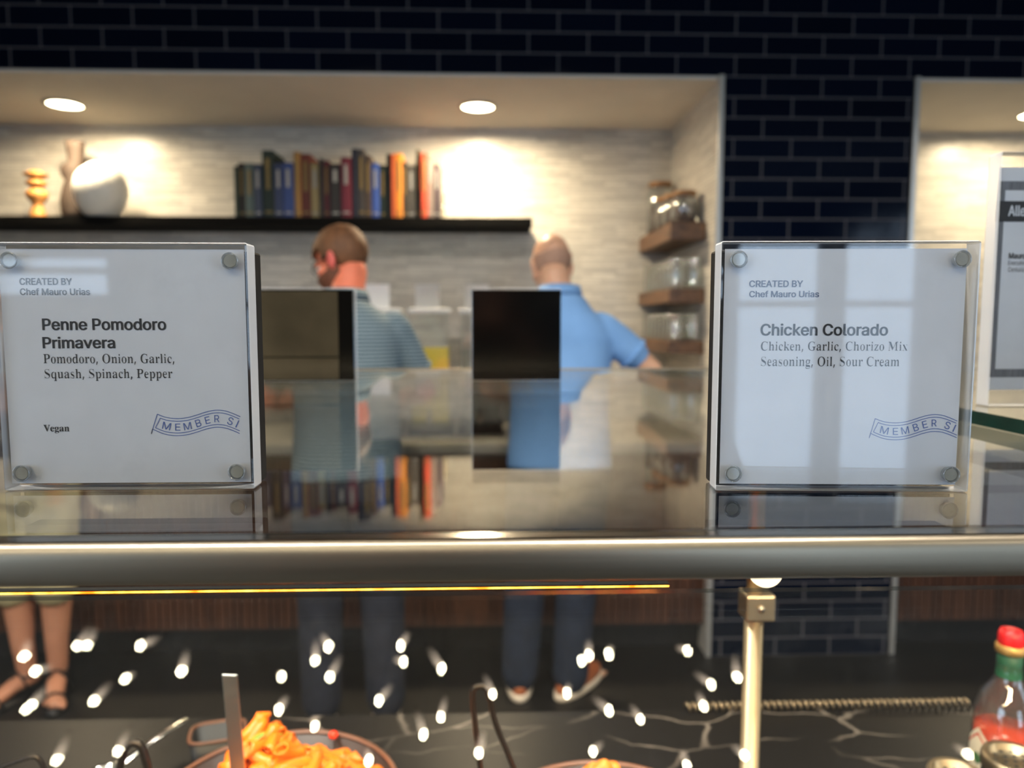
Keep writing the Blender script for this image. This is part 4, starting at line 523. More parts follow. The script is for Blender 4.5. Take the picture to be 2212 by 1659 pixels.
SHZ = 1.868
tag(MB().bbox(-3.15, 3.40, SHZ-.039, .2, BK-.002, SHZ, .002).build('wall_shelf', M['blackshelf']), 'long thin black wall shelf carrying books and vases', 'shelf')

# books: spine left/right pixel, top pixel, colour, lettering bar, label
def zx(v): return 450+v/2.765
def zy(v): return 250+v/2.765
BK_LIST = [
 (150, 173, 300, (24, 44, 34), None, 'thin dark green book, leftmost in the row on the shelf'),
 (174, 214, 283, (44, 36, 28), 'gold', 'dark brown book with gold spine bars, second from the left end'),
 (216, 268, 285, (78, 94, 92), 'gold', 'grey teal book near the left end of the row'),
 (270, 314, 288, (40, 52, 76), 'silver', 'slate blue book left of the tall dark green book'),
 (318, 386, 206, (26, 42, 32), 'gold', 'tall dark green book towering over the left part of the row'),
 (389, 441, 284, (34, 48, 84), 'silver', 'navy book with a broad pale title block on its spine'),
 (442, 504, 279, (36, 60, 118), 'silver', 'mid blue book left of the tan book'),
 (506, 546, 214, (150, 112, 60), 'gold', 'tall tan and gold book left of the red brown one'),
 (547, 608, 228, (96, 40, 26), 'gold', 'red brown book with gold spine bars'),
 (610, 657, 285, (158, 138, 92), 'silver', 'pale straw coloured book between red brown and black books'),
 (659, 684, 256, (22, 18, 20), None, 'narrow black book left of the first maroon book'),
 (686, 721, 268, (84, 24, 32), 'gold', 'maroon book left of the black book with pale lettering'),
 (723, 787, 286, (30, 28, 28), 'silver', 'black book with a bright pale title block at its top'),
 (789, 850, 248, (100, 24, 44), 'silver', 'crimson book left of the tallest dark book'),
 (853, 890, 196, (20, 26, 44), None, 'tallest blue black book in the middle of the row'),
 (891, 930, 200, (58, 54, 54), 'gold', 'tall charcoal book right of the tallest blue black one'),
 (932, 970, 238, (70, 56, 48), 'gold', 'dark taupe book left of the bright blue book'),
 (972, 1019, 284, (54, 84, 160), 'silver', 'bright blue book near the middle of the row'),
 (1021, 1060, 294, (22, 40, 28), 'gold', 'short dark green book with gold bars right of the bright blue one'),
 (1062, 1088, 230, (34, 42, 36), None, 'tall black green book left of the orange books'),
 (1089, 1114, 228, (186, 82, 38), None, 'burnt orange narrow book'),
 (1115, 1156, 224, (222, 140, 48), 'gold', 'bright orange yellow book'),
 (1158, 1186, 278, (50, 44, 34), 'gold', 'dark book with yellow blocks right of the orange yellow one'),
 (1188, 1236, 298, (72, 70, 66), 'silver', 'short grey book right of the orange group'),
 (1239, 1266, 203, (56, 54, 36), 'gold', 'tall thin olive book left of the scarlet book'),
 (1268, 1305, 222, (198, 72, 46), 'gold', 'scarlet book near the right end of the row'),
 (1306, 1344, 234, (120, 110, 104), 'silver', 'pale grey book right of the scarlet one'),
 (1346, 1381, 290, (66, 56, 62), 'silver', 'plum grey book, rightmost in the row'),
]
MB_COL = {}
for i, (a, b, tp, rgb, bar, lab) in enumerate(BK_LIST):
    yf = 3.425+rnd.uniform(0, .02); p0 = at_y(zx(a), zy(tp), yf); p1 = at_y(zx(b), zy(tp), yf)
    wd_, h, dp = p1.x-p0.x-.0015, p0.z-SHZ, min(.225, .12+.35*max(0, p0.z-SHZ-.2)+rnd.uniform(.03, .05))
    t = thing('book', lab, 'book', ((p0.x+p1.x)/2, yf, SHZ), 0, 'books on the black wall shelf'); hw = wd_/2
    key = tuple(rgb); MB_COL.setdefault(key, plain('book_cloth_%d' % i, rgb, .6, var=.12, vscale=40))
    cv = MB(); cv.box(-hw, 0, 0, -hw+.0028, dp, h); cv.box(hw-.0028, 0, 0, hw, dp, h)
    cv.rings([(0, .002, 0, hw, .0035), (0, .002, h, hw, .0035)], 12, 2.6, False)
    cv.build('cover', MB_COL[key], t)
    MB().box(-hw+.003, .004, .004, hw-.003, dp-.004, h-.004).build('pages', M['card'], t)
    if bar:
        z0 = h*(.42 if bar == 'gold' else .55)
        if lab.startswith('black book with a bright'): z0 = h*.66
        MB().box(-hw*.34, -.0024, z0, hw*.34, -.0004, h*.88).build('spine_title', M[bar], t)
        MB().box(-hw*.7, -.0024, h*.07, hw*.7, -.0004, h*.10).build('spine_band', M[bar], t)
for px, zz, nm, lab, mm in ((470, 430, 'bookend', 'small pale green bookend at the left end of the books', 'glassware'), (1425, 470, 'bookend', 'small clear yellowish bookend at the right end of the books', 'acrylic_end')):
    p = at_y(zx(px if px != 470 else 137), zy(zz), 3.45); h = p.z-SHZ
    t = thing(nm, lab, 'bookend', (p.x, 3.45, SHZ)); e = MB(); sgn = 1 if px == 470 else -1
    e.box(-.02, 0, 0, .02, .1, .004); e.box(sgn*.016-.003, 0, .004, sgn*.016+.003, .1, h); e.build('bracket', M[mm], t)

def lathe_thing(name, lab, cat, px, base, scale, prof, mat, n=28, sx=1, sy=1, rz=0, Y=3.50):
    p = at_y(px, 440, Y); o = MB().lathe([(r*scale, z*scale) for r, z in prof], n, sx=sx, sy=sy).build(name, mat); o.location = (p.x, Y, base); o.rotation_euler = (0, 0, rz); return tag(o, lab, cat)
lathe_thing('candle_holder', 'turned honey wood candle holder with stacked rings on the black shelf', 'candle holder', 81, SHZ, .215,
 [(0, 0), (.17, 0), (.175, .02), (.16, .08), (.11, .25), (.10, .30), (.19, .42), (.225, .50), (.19, .57), (.11, .63), (.11, .66), (.18, .70), (.205, .74), (.18, .78), (.12, .82), (.12, .85), (.24, .90), (.25, .93), (.14, .97), (.11, 1.0), (0, 1.0)], M['turned_wood'])
# tall carved vase: loft with a waist, a shoulder knuckle and a leaning neck
H2 = .36; v = MB()
v.rings([(0, 0, 0, .046, .05), (-.004, 0, .03, .055, .055), (-.004, 0, .09, .058, .055), (-.002, 0, .14, .048, .05), (.0, 0, .18, .036, .042), (-.004, 0, .20, .046, .044), (-.006, 0, .225, .052, .044), (-.002, 0, .25, .046, .042), (.012, 0, .262, .034, .036), (.012, 0, .29, .034, .034), (.012, 0, .325, .038, .036), (.012, 0, H2, .043, .038), (.012, 0, H2, .034, .030), (.012, 0, H2-.05, .026, .024)], 28, 2.2)
o = v.build('vase', M['brown_vase']); p = at_y(163, 440, 3.55); o.location = (p.x, 3.55, SHZ); tag(o, 'tall taupe sculpted vase with a knuckled neck on the black shelf', 'vase')
lathe_thing('vase', 'round white ceramic vase in front of the tall taupe vase', 'vase', 219, SHZ, .25,
 [(0, 0), (.22, 0), (.30, .06), (.40, .22), (.455, .42), (.46, .56), (.42, .72), (.33, .85), (.22, .94), (.13, .985), (.10, .99), (.085, .95), (0, .93)], M['white_ceramic'], 40, Y=3.47)
lathe_thing('dish', 'low grey dish on the black shelf right of the white vase', 'dish', 288, SHZ, .1, [(0, 0), (.3, 0), (.42, .1), (.5, .2), (.47, .2), (.38, .12), (0, .06)], M['counter'], 28, Y=3.6)

# drink dispensers and their cards
def dispenser(x, liquid, lab, lab2, level):
    y = 3.27; t = thing('drink_dispenser', lab, 'drink dispenser', (x, y, .90))
    b = MB(); b.bbox(-.10, -.09, 0, .10, .09, .05, .008); b.build('base', M['black_plastic'], t)
    MB().box(-.085, -.08, .05, .085, .08, .53).build('tank', M['glassware'], t)
    tag(MB().box(-.079, -.074, .056, .079, .074, level).build('drink', M[liquid], t), 'drink filling the tank')
    MB().bbox(-.092, -.086, .53, .092, .086, .552, .006).build('lid', M['acrylic_side'], t)
    s = MB(); s.tube([(0, -.09, .09), (0, -.125, .09), (0, -.13, .065)], .012, 12); s.box(-.006, -.128, .095, .006, -.118, .125); s.build('tap', M['chrome'], t)
    c = thing('drink_card', lab2, 'sign', (x-.012, y-.04, 1.452))
    MB().box(-.053, 0, 0, .053, .004, .105).build('card', M['card'], c); MB().box(-.055, -.004, -.0, .055, 0, .108).build('holder', M['acrylic'], c)
    return t
dispenser(-.257, 'lemonade', 'clear drink dispenser two thirds full of yellow lemonade on the alcove worktop', 'small white card standing on the lemonade dispenser', .38)
dispenser(-.040, 'water', 'clear drink dispenser of water right of the lemonade one', 'small white card standing on the water dispenser', .40)
dispenser(-.475, 'water', 'clear drink dispenser of water left of the lemonade one, behind the striped shirt', 'small white card behind the shoulder of the striped shirt', .42)

# floating corner shelves and their glassware
SHX0, SHX1, SHY0, SHY1 = .752, PX0-.013, 3.05, BK-.002
shz = [(1.734, 1.806), (1.473, 1.533), (1.260, 1.313)]
for (z0, z1), lab in zip(shz, ('top walnut box shelf of three on the alcove side wall, holding jars', 'middle walnut box shelf of three on the alcove side wall', 'bottom walnut box shelf of three on the alcove side wall')):
    tag(MB().bbox(SHX0, SHY0, z0, SHX1, SHY1, z1, .003).build('floating_shelf', M['shelf_wood']), lab, 'shelf', 'walnut shelves on the alcove side wall')
def jar(x, y, z, r, h, lab, fill):
    t = thing('storage_jar', lab, 'jar', (x, y, z))
    MB().lathe([(0, 0), (r, 0), (r, h*.86), (r*.82, h*.93), (r*.82, h), (r*.78, h), (r*.78, h*.93), (r*.95, h*.85), (r*.95, .006), (0, .006)], 24).build('glass_body', M['glassware'], t)
    if fill: MB().lathe([(0, .007), (r*.92, .007), (r*.92, h*fill), (0, h*fill+.004)], 20).build('contents', M['beans'], t)
    MB().lathe([(0, h), (r*.88, h), (r*.9, h+.006), (r*.88, h+.02), (0, h+.022)], 24).build('lid', M['jar_lid'], t)
Z1 = shz[0][1]
jar(.83, 3.58, Z1, .062, .235, 'tallest wood lidded glass jar at the back of the top side shelf', .62)
jar(.83, 3.43, Z1, .055, .14, 'dark filled glass jar third from the front on the top side shelf', .8)
jar(.83, 3.29, Z1, .055, .13, 'dark filled glass jar second from the front on the top side shelf', .78)
jar(.835, 3.15, Z1, .055, .12, 'dark filled glass jar at the front of the top side shelf', .7)
def tumbler(x, y, z, h, r, lab, grp, master=[None]):
    if master[0] is None:
        o = MB().lathe([(0, 0), (.9, 0), (1, .05), (1, 1), (.94, 1), (.93, .1), (0, .08)], 20).build('drinking_glass', M['glassware']); master[0] = o
    else: o = dup(master[0])
    o.location = (x, y, z); o.scale = (r, r, h); return tag(o, lab, 'glass', grp)
for k in range(8):
    for j in range(2):
        tumbler(.795+.075*j, 3.10+k*.074, shz[1][1], .13, .032, 'clear tumbler in the two rows on the middle walnut shelf', 'tumblers on the middle side shelf')
        tumbler(.795+.075*j, 3.10+k*.074, shz[2][1], .115, .033, 'clear tumbler in the two rows on the bottom walnut shelf', 'tumblers on the bottom side shelf')
# ---------------------------------------------------------------- people
def add_hand(B, wrist, d, nrm, s=1.0, curl=.5, left=False):
    """palm, four unequal fingers and a thumb leaving the side of the palm"""
    d = Vector(d).normalized(); nrm = Vector(nrm); nrm = (nrm-d*nrm.dot(d)).normalized(); side = d.cross(nrm)*(1 if left else -1)
    w0 = Vector(wrist); R = Matrix((side, d, nrm)).transposed()
    B.ell(w0+d*.045*s, (.039*s, .052*s, .017*s), R)
    B.tube([w0-d*.02*s, w0+d*.03*s], [.026*s, .03*s], 10)
    for k, (o, ln) in enumerate(((-.030, .070), (-.010, .080), (.011, .074), (.031, .058))):
        p = w0+d*(.085-abs(o)*.25)*s+side*o*s; a = 0; pts = [p-d*.02*s, p]
        dd = (d+side*o*3).normalized()
        for j, fr in enumerate((.45, .32, .23)):
            a += curl*(.55 if j else .35); q = dd*cos(a)+nrm*sin(a); p = p+q*ln*fr*s; pts.append(p)
        B.tube(pts, [.0098*s, .0096*s, .009*s, .0084*s, .0075*s], 8)
    p = w0+d*.025*s-side*.03*s; q1 = (d*.7-side*.75+nrm*.35).normalized(); q2 = (d*.95-side*.2+nrm*.45).normalized()
    B.tube([p, p+q1*.035*s, p+q1*.035*s+q2*.032*s], [.013*s, .0105*s, .009*s], 8)
def shoe(root, name, foot, yaw, m_up, m_sole, s=1.0, lift=0.0):
    T = Matrix.Translation(Vector(foot)) @ Matrix.Rotation(yaw, 4, 'Z') @ Matrix.Rotation(-lift, 4, 'X')
    u = MB(); u.rings([(0, .06, .026, .046*s, .138*s), (0, .06, .045, .046*s, .136*s), (0, .055, .062, .044*s, .122*s), (0, .025, .085, .040*s, .088*s), (0, -.012, .105, .039*s, .056*s), (0, -.018, .125, .040*s, .05*s)], 24, 2.2)
    u.tube([(-.02, .06, .086), (.02, .06, .086)], .004, 6); u.tube([(-.022, .08, .078), (.022, .08, .078)], .004, 6)
    o = u.xf(T).build(name, m_up, root)
    so = MB().rings([(0, .06, 0, .047*s, .142*s), (0, .06, .006, .051*s, .146*s), (0, .06, .028, .050*s, .145*s)], 24, 2.2).xf(T).build('sole', m_sole, o)
    tag(so, 'pale rubber sole'); return o
def head_mesh(B, T):
    k = len(B.v)
    B.ell((0, -.012, .040), (.075, .096, .092)); B.ell((0, .022, -.028), (.064, .070, .082)); B.ell((0, .052, -.088), (.036, .036, .030))
    B.tube([(0, .086, .022), (0, .100, -.004), (0, .108, -.026)], [.009, .011, .014], 8); B.ell((-.012, .098, -.028), (.010, .011, .009)); B.ell((.012, .098, -.028), (.010, .011, .009))
    B.ell((0, .080, .026), (.052, .018, .012)); B.ell((-.046, .062, -.016), (.022, .022, .018)); B.ell((.046, .062, -.016), (.022, .022, .018))
    for sx in (-1, 1):
        B.ell((sx*.079, -.006, -.004), (.009, .020, .034), Euler((.12, 0, sx*.35))); B.ell((sx*.077, .0, -.034), (.008, .011, .012))
    B.xf(T, k)
def head_parts(root, T, hair, hairline, thick=.010, beard=None, specs=False, ear_mat=None):
    for sx in (-1, 1):
        e = MB(); e.ell((0, 0, 0), (.0125, .0125, .0125)); e.mi = 1; e.ell((0, .0095, 0), (.006, .0045, .006)); e.xf(T @ Matrix.Translation((sx*.031, .0735, .008))); e.build('eye', [M['eye'], M['frame']], root)
    MB().tube([(-.022, .0885, -.060), (0, .0915, -.058), (.022, .0885, -.060)], [.004, .006, .004], 8, flat=.8).xf(T).build('mouth', M['lip'], root)
    def shell(name, mat, keep, th, cen, rad):
        m = MB().ell(cen, rad, n=48, m=32); F = []
        for f in m.f:
            c = sum((Vector(m.v[i]) for i in f), Vector())/len(f)
            if keep(c): F.append(f)
        m2 = MB(); used = {}
        for f in F:
            g = []
            for i in f:
                if i not in used: used[i] = len(m2.v); p = Vector(m.v[i]); nz = noise.noise(p*60)*.0035; m2.v.append(tuple(p+p.normalized()*nz))
                g.append(used[i])
            m2.f.append(tuple(g)); m2.m.append(0); m2.sm.append(True)
        m2.xf(T); o = m2.build(name, mat, root); sd = o.modifiers.new('depth', 'SOLIDIFY'); sd.thickness = th; sd.offset = .6; return o
    shell('hair', hair, hairline, thick, (0, -.012, .040), (.079, .100, .096))
    if beard: shell('beard', beard, lambda c: c.z < -.034+max(0, .03-c.y)*.9 and c.y > -.012 and not (abs(c.x) < .028 and c.z > -.045), .012, (0, .022, -.030), (.069, .077, .094))
    if specs:
        s = MB()
        for sx in (-1, 1):
            s.tube([(sx*.031+.02*cos(a), .097, .008+.016*sin(a)) for a in [2*pi*k/12 for k in range(13)]], .0022, 6, False)
            s.tube([(sx*.052, .095, .012), (sx*.079, .07, .013), (sx*.086, .005, .013), (sx*.085, -.02, .0)], .0026, 6)
        s.tube([(-.011, .098, .012), (.011, .098, .012)], .002, 6); s.xf(T).build('spectacles', M['frame'], root)
    if ear_mat:
        for sx in (-1, 1): MB().ell((sx*.0805, -.006, -.004), (.0085, .021, .035), Euler((.12, 0, sx*.35))).xf(T).build('ear', ear_mat, root)

def person(label, loc, rz, s, lean, head_yaw, head_pitch, head_off, arms, feet, skin, kind, voxel=.0075):
    """one continuous body; clothes, hair and shoes are parts. Local frame: faces +y, right hand +x"""
    root = thing('person', label, 'person', loc, rz)
    S = Matrix.Scale(s, 4)
    Lm = S @ Matrix.Translation((0, 0, .93)) @ Matrix.Rotation(-radians(lean), 4, 'X') @ Matrix.Translation((0, 0, -.93))
    TR = [(0, -.0, .84, .140, .105), (0, -.008, .92, .168, .122), (0, -.004, 1.01, .160, .115), (0, 0, 1.10, .150, .108), (0, .004, 1.22, .162, .115), (0, 0, 1.32, .176, .118), (0, -.012, 1.385, .155, .100), (0, -.016, 1.44, .098, .074), (0, -.014, 1.485, .062, .062)]
    B = MB(); B.rings(TR, 24, 2.3).xf(Lm)
    hc = Vector((0, .018, 1.625))+Vector(head_off)
    HT = Lm @ Matrix.Translation(hc) @ Matrix.Rotation(head_yaw, 4, 'Z') @ Matrix.Rotation(-radians(head_pitch), 4, 'X') @ Matrix.Scale(.94, 4)
    nb = Lm @ Vector((0, -.014, 1.45)); nt = HT @ Vector((0, -.028, -.045)); B.tube([nb, nb.lerp(nt, .5), nt], [.062*s, .057*s, .056*s], 16)
    head_mesh(B, HT)
    sh = {1: Lm @ Vector((.170, -.012, 1.362)), -1: Lm @ Vector((-.170, -.012, 1.362))}
    for sd in (1, -1):
        e, wv, nrm, curl = arms[sd]; e = Vector(e); wv = Vector(wv)
        B.tube([sh[sd], sh[sd].lerp(e, .45), e, e.lerp(wv, .3), wv], [.052*s, .049*s, .040*s, .041*s, .027*s], 14)
        add_hand(B, wv, wv-e, nrm, s, curl, sd < 0)
    for sd in (1, -1):
        (fx, fy, yaw, fz) = feet[sd]; hip = S @ Vector((sd*.085, 0, .88)); an = Vector((fx, fy-.01, .085*s+fz)); kn = hip.lerp(an, .5)+Vector((sd*.006, .022, 0))
        B.tube([hip, hip.lerp(kn, .5), kn, kn.lerp(an, .28)+Vector((0, -.014, 0)), kn.lerp(an, .7), an], [.088*s, .076*s, .054*s, .056*s, .042*s, .036*s], 16)
        k = len(B.v)
        B.tube([(0, -.03, .045), (0, .05, .045), (0, .12, .026), (0, .165, .018)], [.036, .036, .032, .026], 12, flat=.8)
        for j in range(5):
            ox = (j-1.9)*.0165*(-sd); B.tube([(ox*.8, .14, .016), (ox, .185-abs(j)*.010, .014), (ox, .20-j*.013, .012)], [.012, .0115 if j else .014, .009 if j else .012], 8)
        B.xf(Matrix.Translation((fx, fy, fz)) @ Matrix.Rotation(yaw, 4, 'Z') @ S, k)
    remesh(B.build('body', skin, root), voxel, 5)
    return root, Lm, HT, sh, S, TR
def shirt(root, Lm, sh, arms, s, mat, name, grow=.016, hem=.86, frac=.62, top=1.462, collar=None, skip_sleeve=()):
    T = MB()
    rg = [(0, -.004, hem, .172+grow, .128+grow), (0, -.004, .96, .166+grow, .122+grow), (0, 0, 1.08, .160+grow, .118+grow), (0, .004, 1.22, .166+grow, .119+grow), (0, -.002, 1.325, .178+grow, .122+grow), (0, -.012, 1.385, .152+grow, .104+grow), (0, -.016, 1.43, .105+grow, .085+grow), (0, -.016, top-.006, .072+grow, .068+grow), (0, -.016, top+.012, .072, .070)]
    T.rings(rg, 28, 2.3).xf(Lm)
    for sd in (1, -1):
        e = Vector(arms[sd][0]); a = sh[sd]; q = a.lerp(e, frac)
        T.tube([a+(a-e).normalized()*.02, a.lerp(e, .3), q], [.060*s, .063*s, .061*s], 16)
    o = remesh(T.build(name, mat, root), .010, 5)
    if collar:
        c = MB(); n = 20; vs = []
        for r_, z_, y_ in ((.066, top+.012, -.016), (.072, top+.040, -.012), (.077, top+.042, -.012), (.086, top-.002, -.018)):
            for k in range(n):
                a = 2*pi*k/n; vs.append((r_*cos(a), y_+r_*.98*sin(a), z_-(.012 if sin(a) > .6 else 0)))
        c.add(vs, [(i*n+k, i*n+(k+1) % n, ((i+1) % 4)*n+(k+1) % n, ((i+1) % 4)*n+k) for i in range(4) for k in range(n)], True)
        c.xf(Lm); c.build('collar', collar, o)
    for sd in (1, -1):   # sleeve bands
        e = Vector(arms[sd][0]); a = sh[sd]; MB().tube([a.lerp(e, frac-.03), a.lerp(e, frac+.015)], .0655*s, 18, False).build('sleeve_band', mat, o)
    return o
def trousers(root, S, feet, s, mat, name, cut=.06, r=(.105, .096, .080, .074, .068)):
    T = MB(); T.rings([(0, -.006, .80, .165, .125), (0, -.006, .90, .182, .136), (0, -.004, .99, .172, .128)], 24, 2.3).xf(S)
    for sd in (1, -1):
        fx, fy, yaw, fz = feet[sd]; hip = S @ Vector((sd*.088, -.004, .87)); an = Vector((fx, fy-.01, .085*s+fz)); kn = hip.lerp(an, .5)+Vector((sd*.006, .018, 0))
        end = kn.lerp(an, 1-(cut-.06)/.44) if cut > .06 else Vector((fx, fy-.012, .075+fz))
        T.tube([hip, hip.lerp(kn, .5), kn, kn.lerp(end, .5), end], [v*s for v in r], 18)
    return remesh(T.build(name, mat, root), .011, 5)

# first man: striped polo, bearded, head turned to his left
feet1 = {1: (.115, .0, -.1, 0), -1: (-.105, .02, .12, 0)}
arms1 = {1: ((.275, .12, 1.14), (.20, .36, 1.10), (-.6, .2, -.6), .7), -1: ((-.27, .10, 1.13), (-.16, .34, 1.10), (.6, .2, -.6), .7)}
r1, Lm, HT, sh, S, TR = person('bearded person in a striped blue grey polo shirt and jeans, back turned, looking down', (-.480, 2.47, 0), radians(10), 1.0, 9, radians(58), 22, (-.012, .03, -.010), arms1, feet1, M['skin1'], 'm')
shirt(r1, Lm, sh, arms1, 1.0, M['polo1'], 'polo_shirt', collar=M['polo1']); trousers(r1, S, feet1, 1.0, M['jeans'], 'jeans')
head_parts(r1, HT, M['hair1'], lambda c: (c.z > .062 and c.y > .03) or (c.y <= .03 and c.z > (.012 if c.y > -.022 else -.035-.45*min(.1, -c.y-.022))), .012, M['beard1'], True, M['skin1ear'])
for sd in (1, -1): shoe(r1, 'shoe', feet1[sd][:2]+(0,), feet1[sd][2], M['black_leather'], M['white_sole'], 1.02)

# second man: bald, blue polo, right elbow out, weight on the left leg
feet2 = {1: (.045, -.02, radians(-36), 0), -1: (-.145, -.02, radians(2), 0)}
arms2 = {1: ((.345, .06, 1.215), (.21, .30, 1.13), (-.7, .2, -.5), .7), -1: ((-.27, .12, 1.14), (-.14, .34, 1.08), (.6, .2, -.6), .7)}
r2, Lm, HT, sh, S, TR = person('bald person in a sky blue polo shirt and jeans, back turned, right elbow out', (.258, 2.66, 0), radians(-4), 1.0, 7, radians(14), 20, (-.030, .035, -.012), arms2, feet2, M['skin2'], 'm')
shirt(r2, Lm, sh, arms2, 1.0, M['polo2'], 'polo_shirt', grow=.022, frac=.58, top=1.485, collar=M['polo2']); trousers(r2, S, feet2, 1.0, M['jeans2'], 'jeans')
head_parts(r2, HT, M['stubble'], lambda c: c.y < .035 and -.05 < c.z < .035-.2*max(0, -c.y-.02), .004)
for sd in (1, -1): shoe(r2, 'shoe', feet2[sd][:2]+(0,), feet2[sd][2], M['tan_leather'], M['white_sole'], 1.0)

# third person: only the bare legs and sandals show under the shelf
feet3 = {1: (.048, .01, -.35, .016), -1: (-.062, .0, .45, .016)}
arms3 = {1: ((.25, .02, 1.12), (.20, .18, .96), (-.8, 0, -.3), .6), -1: ((-.25, .02, 1.12), (-.20, .18, .96), (.8, 0, -.3), .6)}
r3, Lm, HT, sh, S, TR = person('person with bare legs in dark sandals, standing behind the pasta sign', (-1.69, 2.70, 0), pi, .93, 2, 0, 10, (0, .01, 0), arms3, feet3, M['skin3'], 'w')
shirt(r3, Lm, sh, arms3, .93, M['blouse3'], 'blouse', grow=.012); trousers(r3, S, feet3, .93, M['khaki'], 'cropped_trousers', cut=.46, r=(.10, .09, .078, .08, .084))
head_parts(r3, HT, M['hair3'], lambda c: c.z > .066 or (c.y < .02 and c.z > -.07), .014)
for sd in (1, -1):
    fx, fy, yaw, fz = feet3[sd]; T = Matrix.Translation((fx, fy, 0)) @ Matrix.Rotation(yaw, 4, 'Z') @ Matrix.Scale(.93, 4)
    so = MB().rings([(0, .075, 0, .043, .135), (0, .075, .016, .045, .137)], 24, 2.3).xf(T).build('sandal', M['black_leather'], r3)
    st = MB()
    for y0, hh, wx in ((.125, .052, .042), (.02, .098, .044)):
        st.tube([(wx*cos(a), y0+.02*sin(a), .014+hh*max(0, sin(a))) for a in [pi*k/12 for k in range(13)]], .006, 8, flat=.7)
    st.tube([(.042*cos(a), -.02+.05*sin(a), .085) for a in [2*pi*k/20 for k in range(21)]], .006, 8, False); st.xf(T).build('strap', M['black_leather'], so)

# the visitor taking the picture, seen only as dark mirror images
feet4 = {1: (.10, .02, -.15, 0), -1: (-.10, 0, .15, 0)}
arms4 = {1: ((.24, .10, 1.12), (.085, .275, 1.345), (-.7, .3, .2), .9), -1: ((-.24, .10, 1.12), (-.085, .275, 1.345), (.7, .3, .2), .9)}
r4, Lm, HT, sh, S, TR = person('visitor in dark clothes holding up a phone, facing the middle black sign', (0, -.37, 0), 0, 1.0, 0, 0, 8, (0, -.01, 0), arms4, feet4, M['skin3'], 'm')
shirt(r4, Lm, sh, arms4, 1.0, M['dark_cloth'], 'jacket', frac=1.0); trousers(r4, S, feet4, 1.0, M['dark_cloth'], 'trousers')
head_parts(r4, HT, M['hair3'], lambda c: (c.z > .066 and c.y > .02) or (c.y <= .02 and c.z > -.05), .012)
for sd in (1, -1): shoe(r4, 'shoe', feet4[sd][:2]+(0,), feet4[sd][2], M['black_leather'], M['white_sole'], 1.0)
ph = thing('phone', 'black phone held up by the visitor in dark clothes', 'phone', (0, -.028, 1.355))
MB().bbox(-.075, 0, 0, .075, .008, .072, .003).build('phone_body', M['black_plastic'], ph)
# ---------------------------------------------------------------- the buffet: counter, guard, shelf
GZ, MZ = 1.315, .78                       # glass shelf top, marble top
GX0, GX1, GY0, GY1 = -.95, 1.25, .2924, 1.262
cx1 = at_z(2100, 1525, MZ).x
tag(MB().bbox(-1.0, .12, MZ-.03, cx1, 1.113, MZ, .003).build('marble_counter', M['marble']), 'black marble counter top with pale veins under the glass guard', 'counter top')
t = thing('buffet_base', 'dark buffet cabinet carrying the black marble', 'cabinet', (0, 0, 0))
MB().box(-.98, .16, .08, cx1-.02, 1.08, MZ-.0305).build('body', M['cab_dark'], t); MB().box(-.96, .22, 0, cx1-.04, 1.02, .08).build('plinth', M['cab_dark'], t)
c = MB(); x0, x1 = at_z(1470, 1517, MZ).x, cx1-.004; n = int((x1-x0)/.0105)
c.tube([(x0+(k/12)*.0105, 1.104+.0045*cos(2*pi*k/12), MZ+.0078+.0056*sin(2*pi*k/12)) for k in range(n*12)], .0022, 6, False)
tag(c.build('coiled_trim', M['post']), 'beaded steel trim strip along the far edge of the black marble', 'trim strip')

tag(MB().box(GX0, GY0, GZ-.010, GX1, GY1, GZ).build('glass_shelf', M['glass']), 'long clear glass shelf over the food, carrying the menu signs', 'glass shelf')
r = MB(); R_ = .0083; cy, cz = .2835, GZ-.0015-R_
DB = .0052                              # how far the bar bulges towards the visitor
prof = [(.2922, cz+R_), (cy, cz+R_)]+[(cy-DB*cos(a)**.62, cz+R_*math.copysign(abs(sin(a))**.75, sin(a))) for a in [pi/2-pi*k/22 for k in range(1, 22)]]+[(cy, cz-R_), (.2922, cz-R_)]
r.extr(prof, GX0, GX1, True)
t = thing('guard_rail', 'brushed steel half round rail along the front edge of the glass shelf', 'rail', (0, 0, 0))
o = r.build('rail_bar', M['steel'], t)
bv = o.modifiers.new('edge', 'EDGE_SPLIT'); bv.split_angle = radians(40)
MB().box(GX0, .2835, GZ-.0015, GX1, .2923, GZ-.0008).build('glass_edge_strip', M['steel_lip'], t)
t2 = MB(); t2.box(GX0, GY1+.0002, GZ-.014, GX1, GY1+.010, GZ+.0015)
tag(t2.build('rear_rail', M['steel']), 'thin steel rail along the far edge of the glass shelf', 'rail')

# sloping guard pane, leaning out towards the visitor, with a warm glow painted along its top edge
EL = radians(38); PT = Vector((0, .300, 1.2862)); dn = Vector((0, -sin(EL), -cos(EL))); nr = Vector((0, -cos(EL), sin(EL)))
def pane_pt(x, s, d): return Vector((x, 0, 0))+PT+dn*s-nr*d
g = MB(); vs = [pane_pt(x, s, d) for x in (GX0+.02, GX1-.02) for s in (0, .30) for d in (0, .006)]
g.add(vs, [(0, 2, 6, 4), (1, 5, 7, 3), (0, 1, 3, 2), (4, 6, 7, 5), (0, 4, 5, 1), (2, 3, 7, 6)])
g.m[-2] = 1; g.m[-1] = 1
tag(g.build('sneeze_guard', [M['pane'], M['pane_edge']]), 'sloping clear glass guard pane in front of the food', 'glass pane')
lx = at_y(1450, 1278, .305).x
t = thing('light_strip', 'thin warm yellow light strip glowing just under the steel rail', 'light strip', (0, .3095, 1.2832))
MB().box(GX0+.05, -.0008, .0006, lx, .0008, .0013).build('diffuser', M['led'], t); MB().box(GX0+.05, -.0008, .0014, lx, .003, .0020).build('channel', M['black_plastic'], t)  # emissive line put in as the lit glass edge
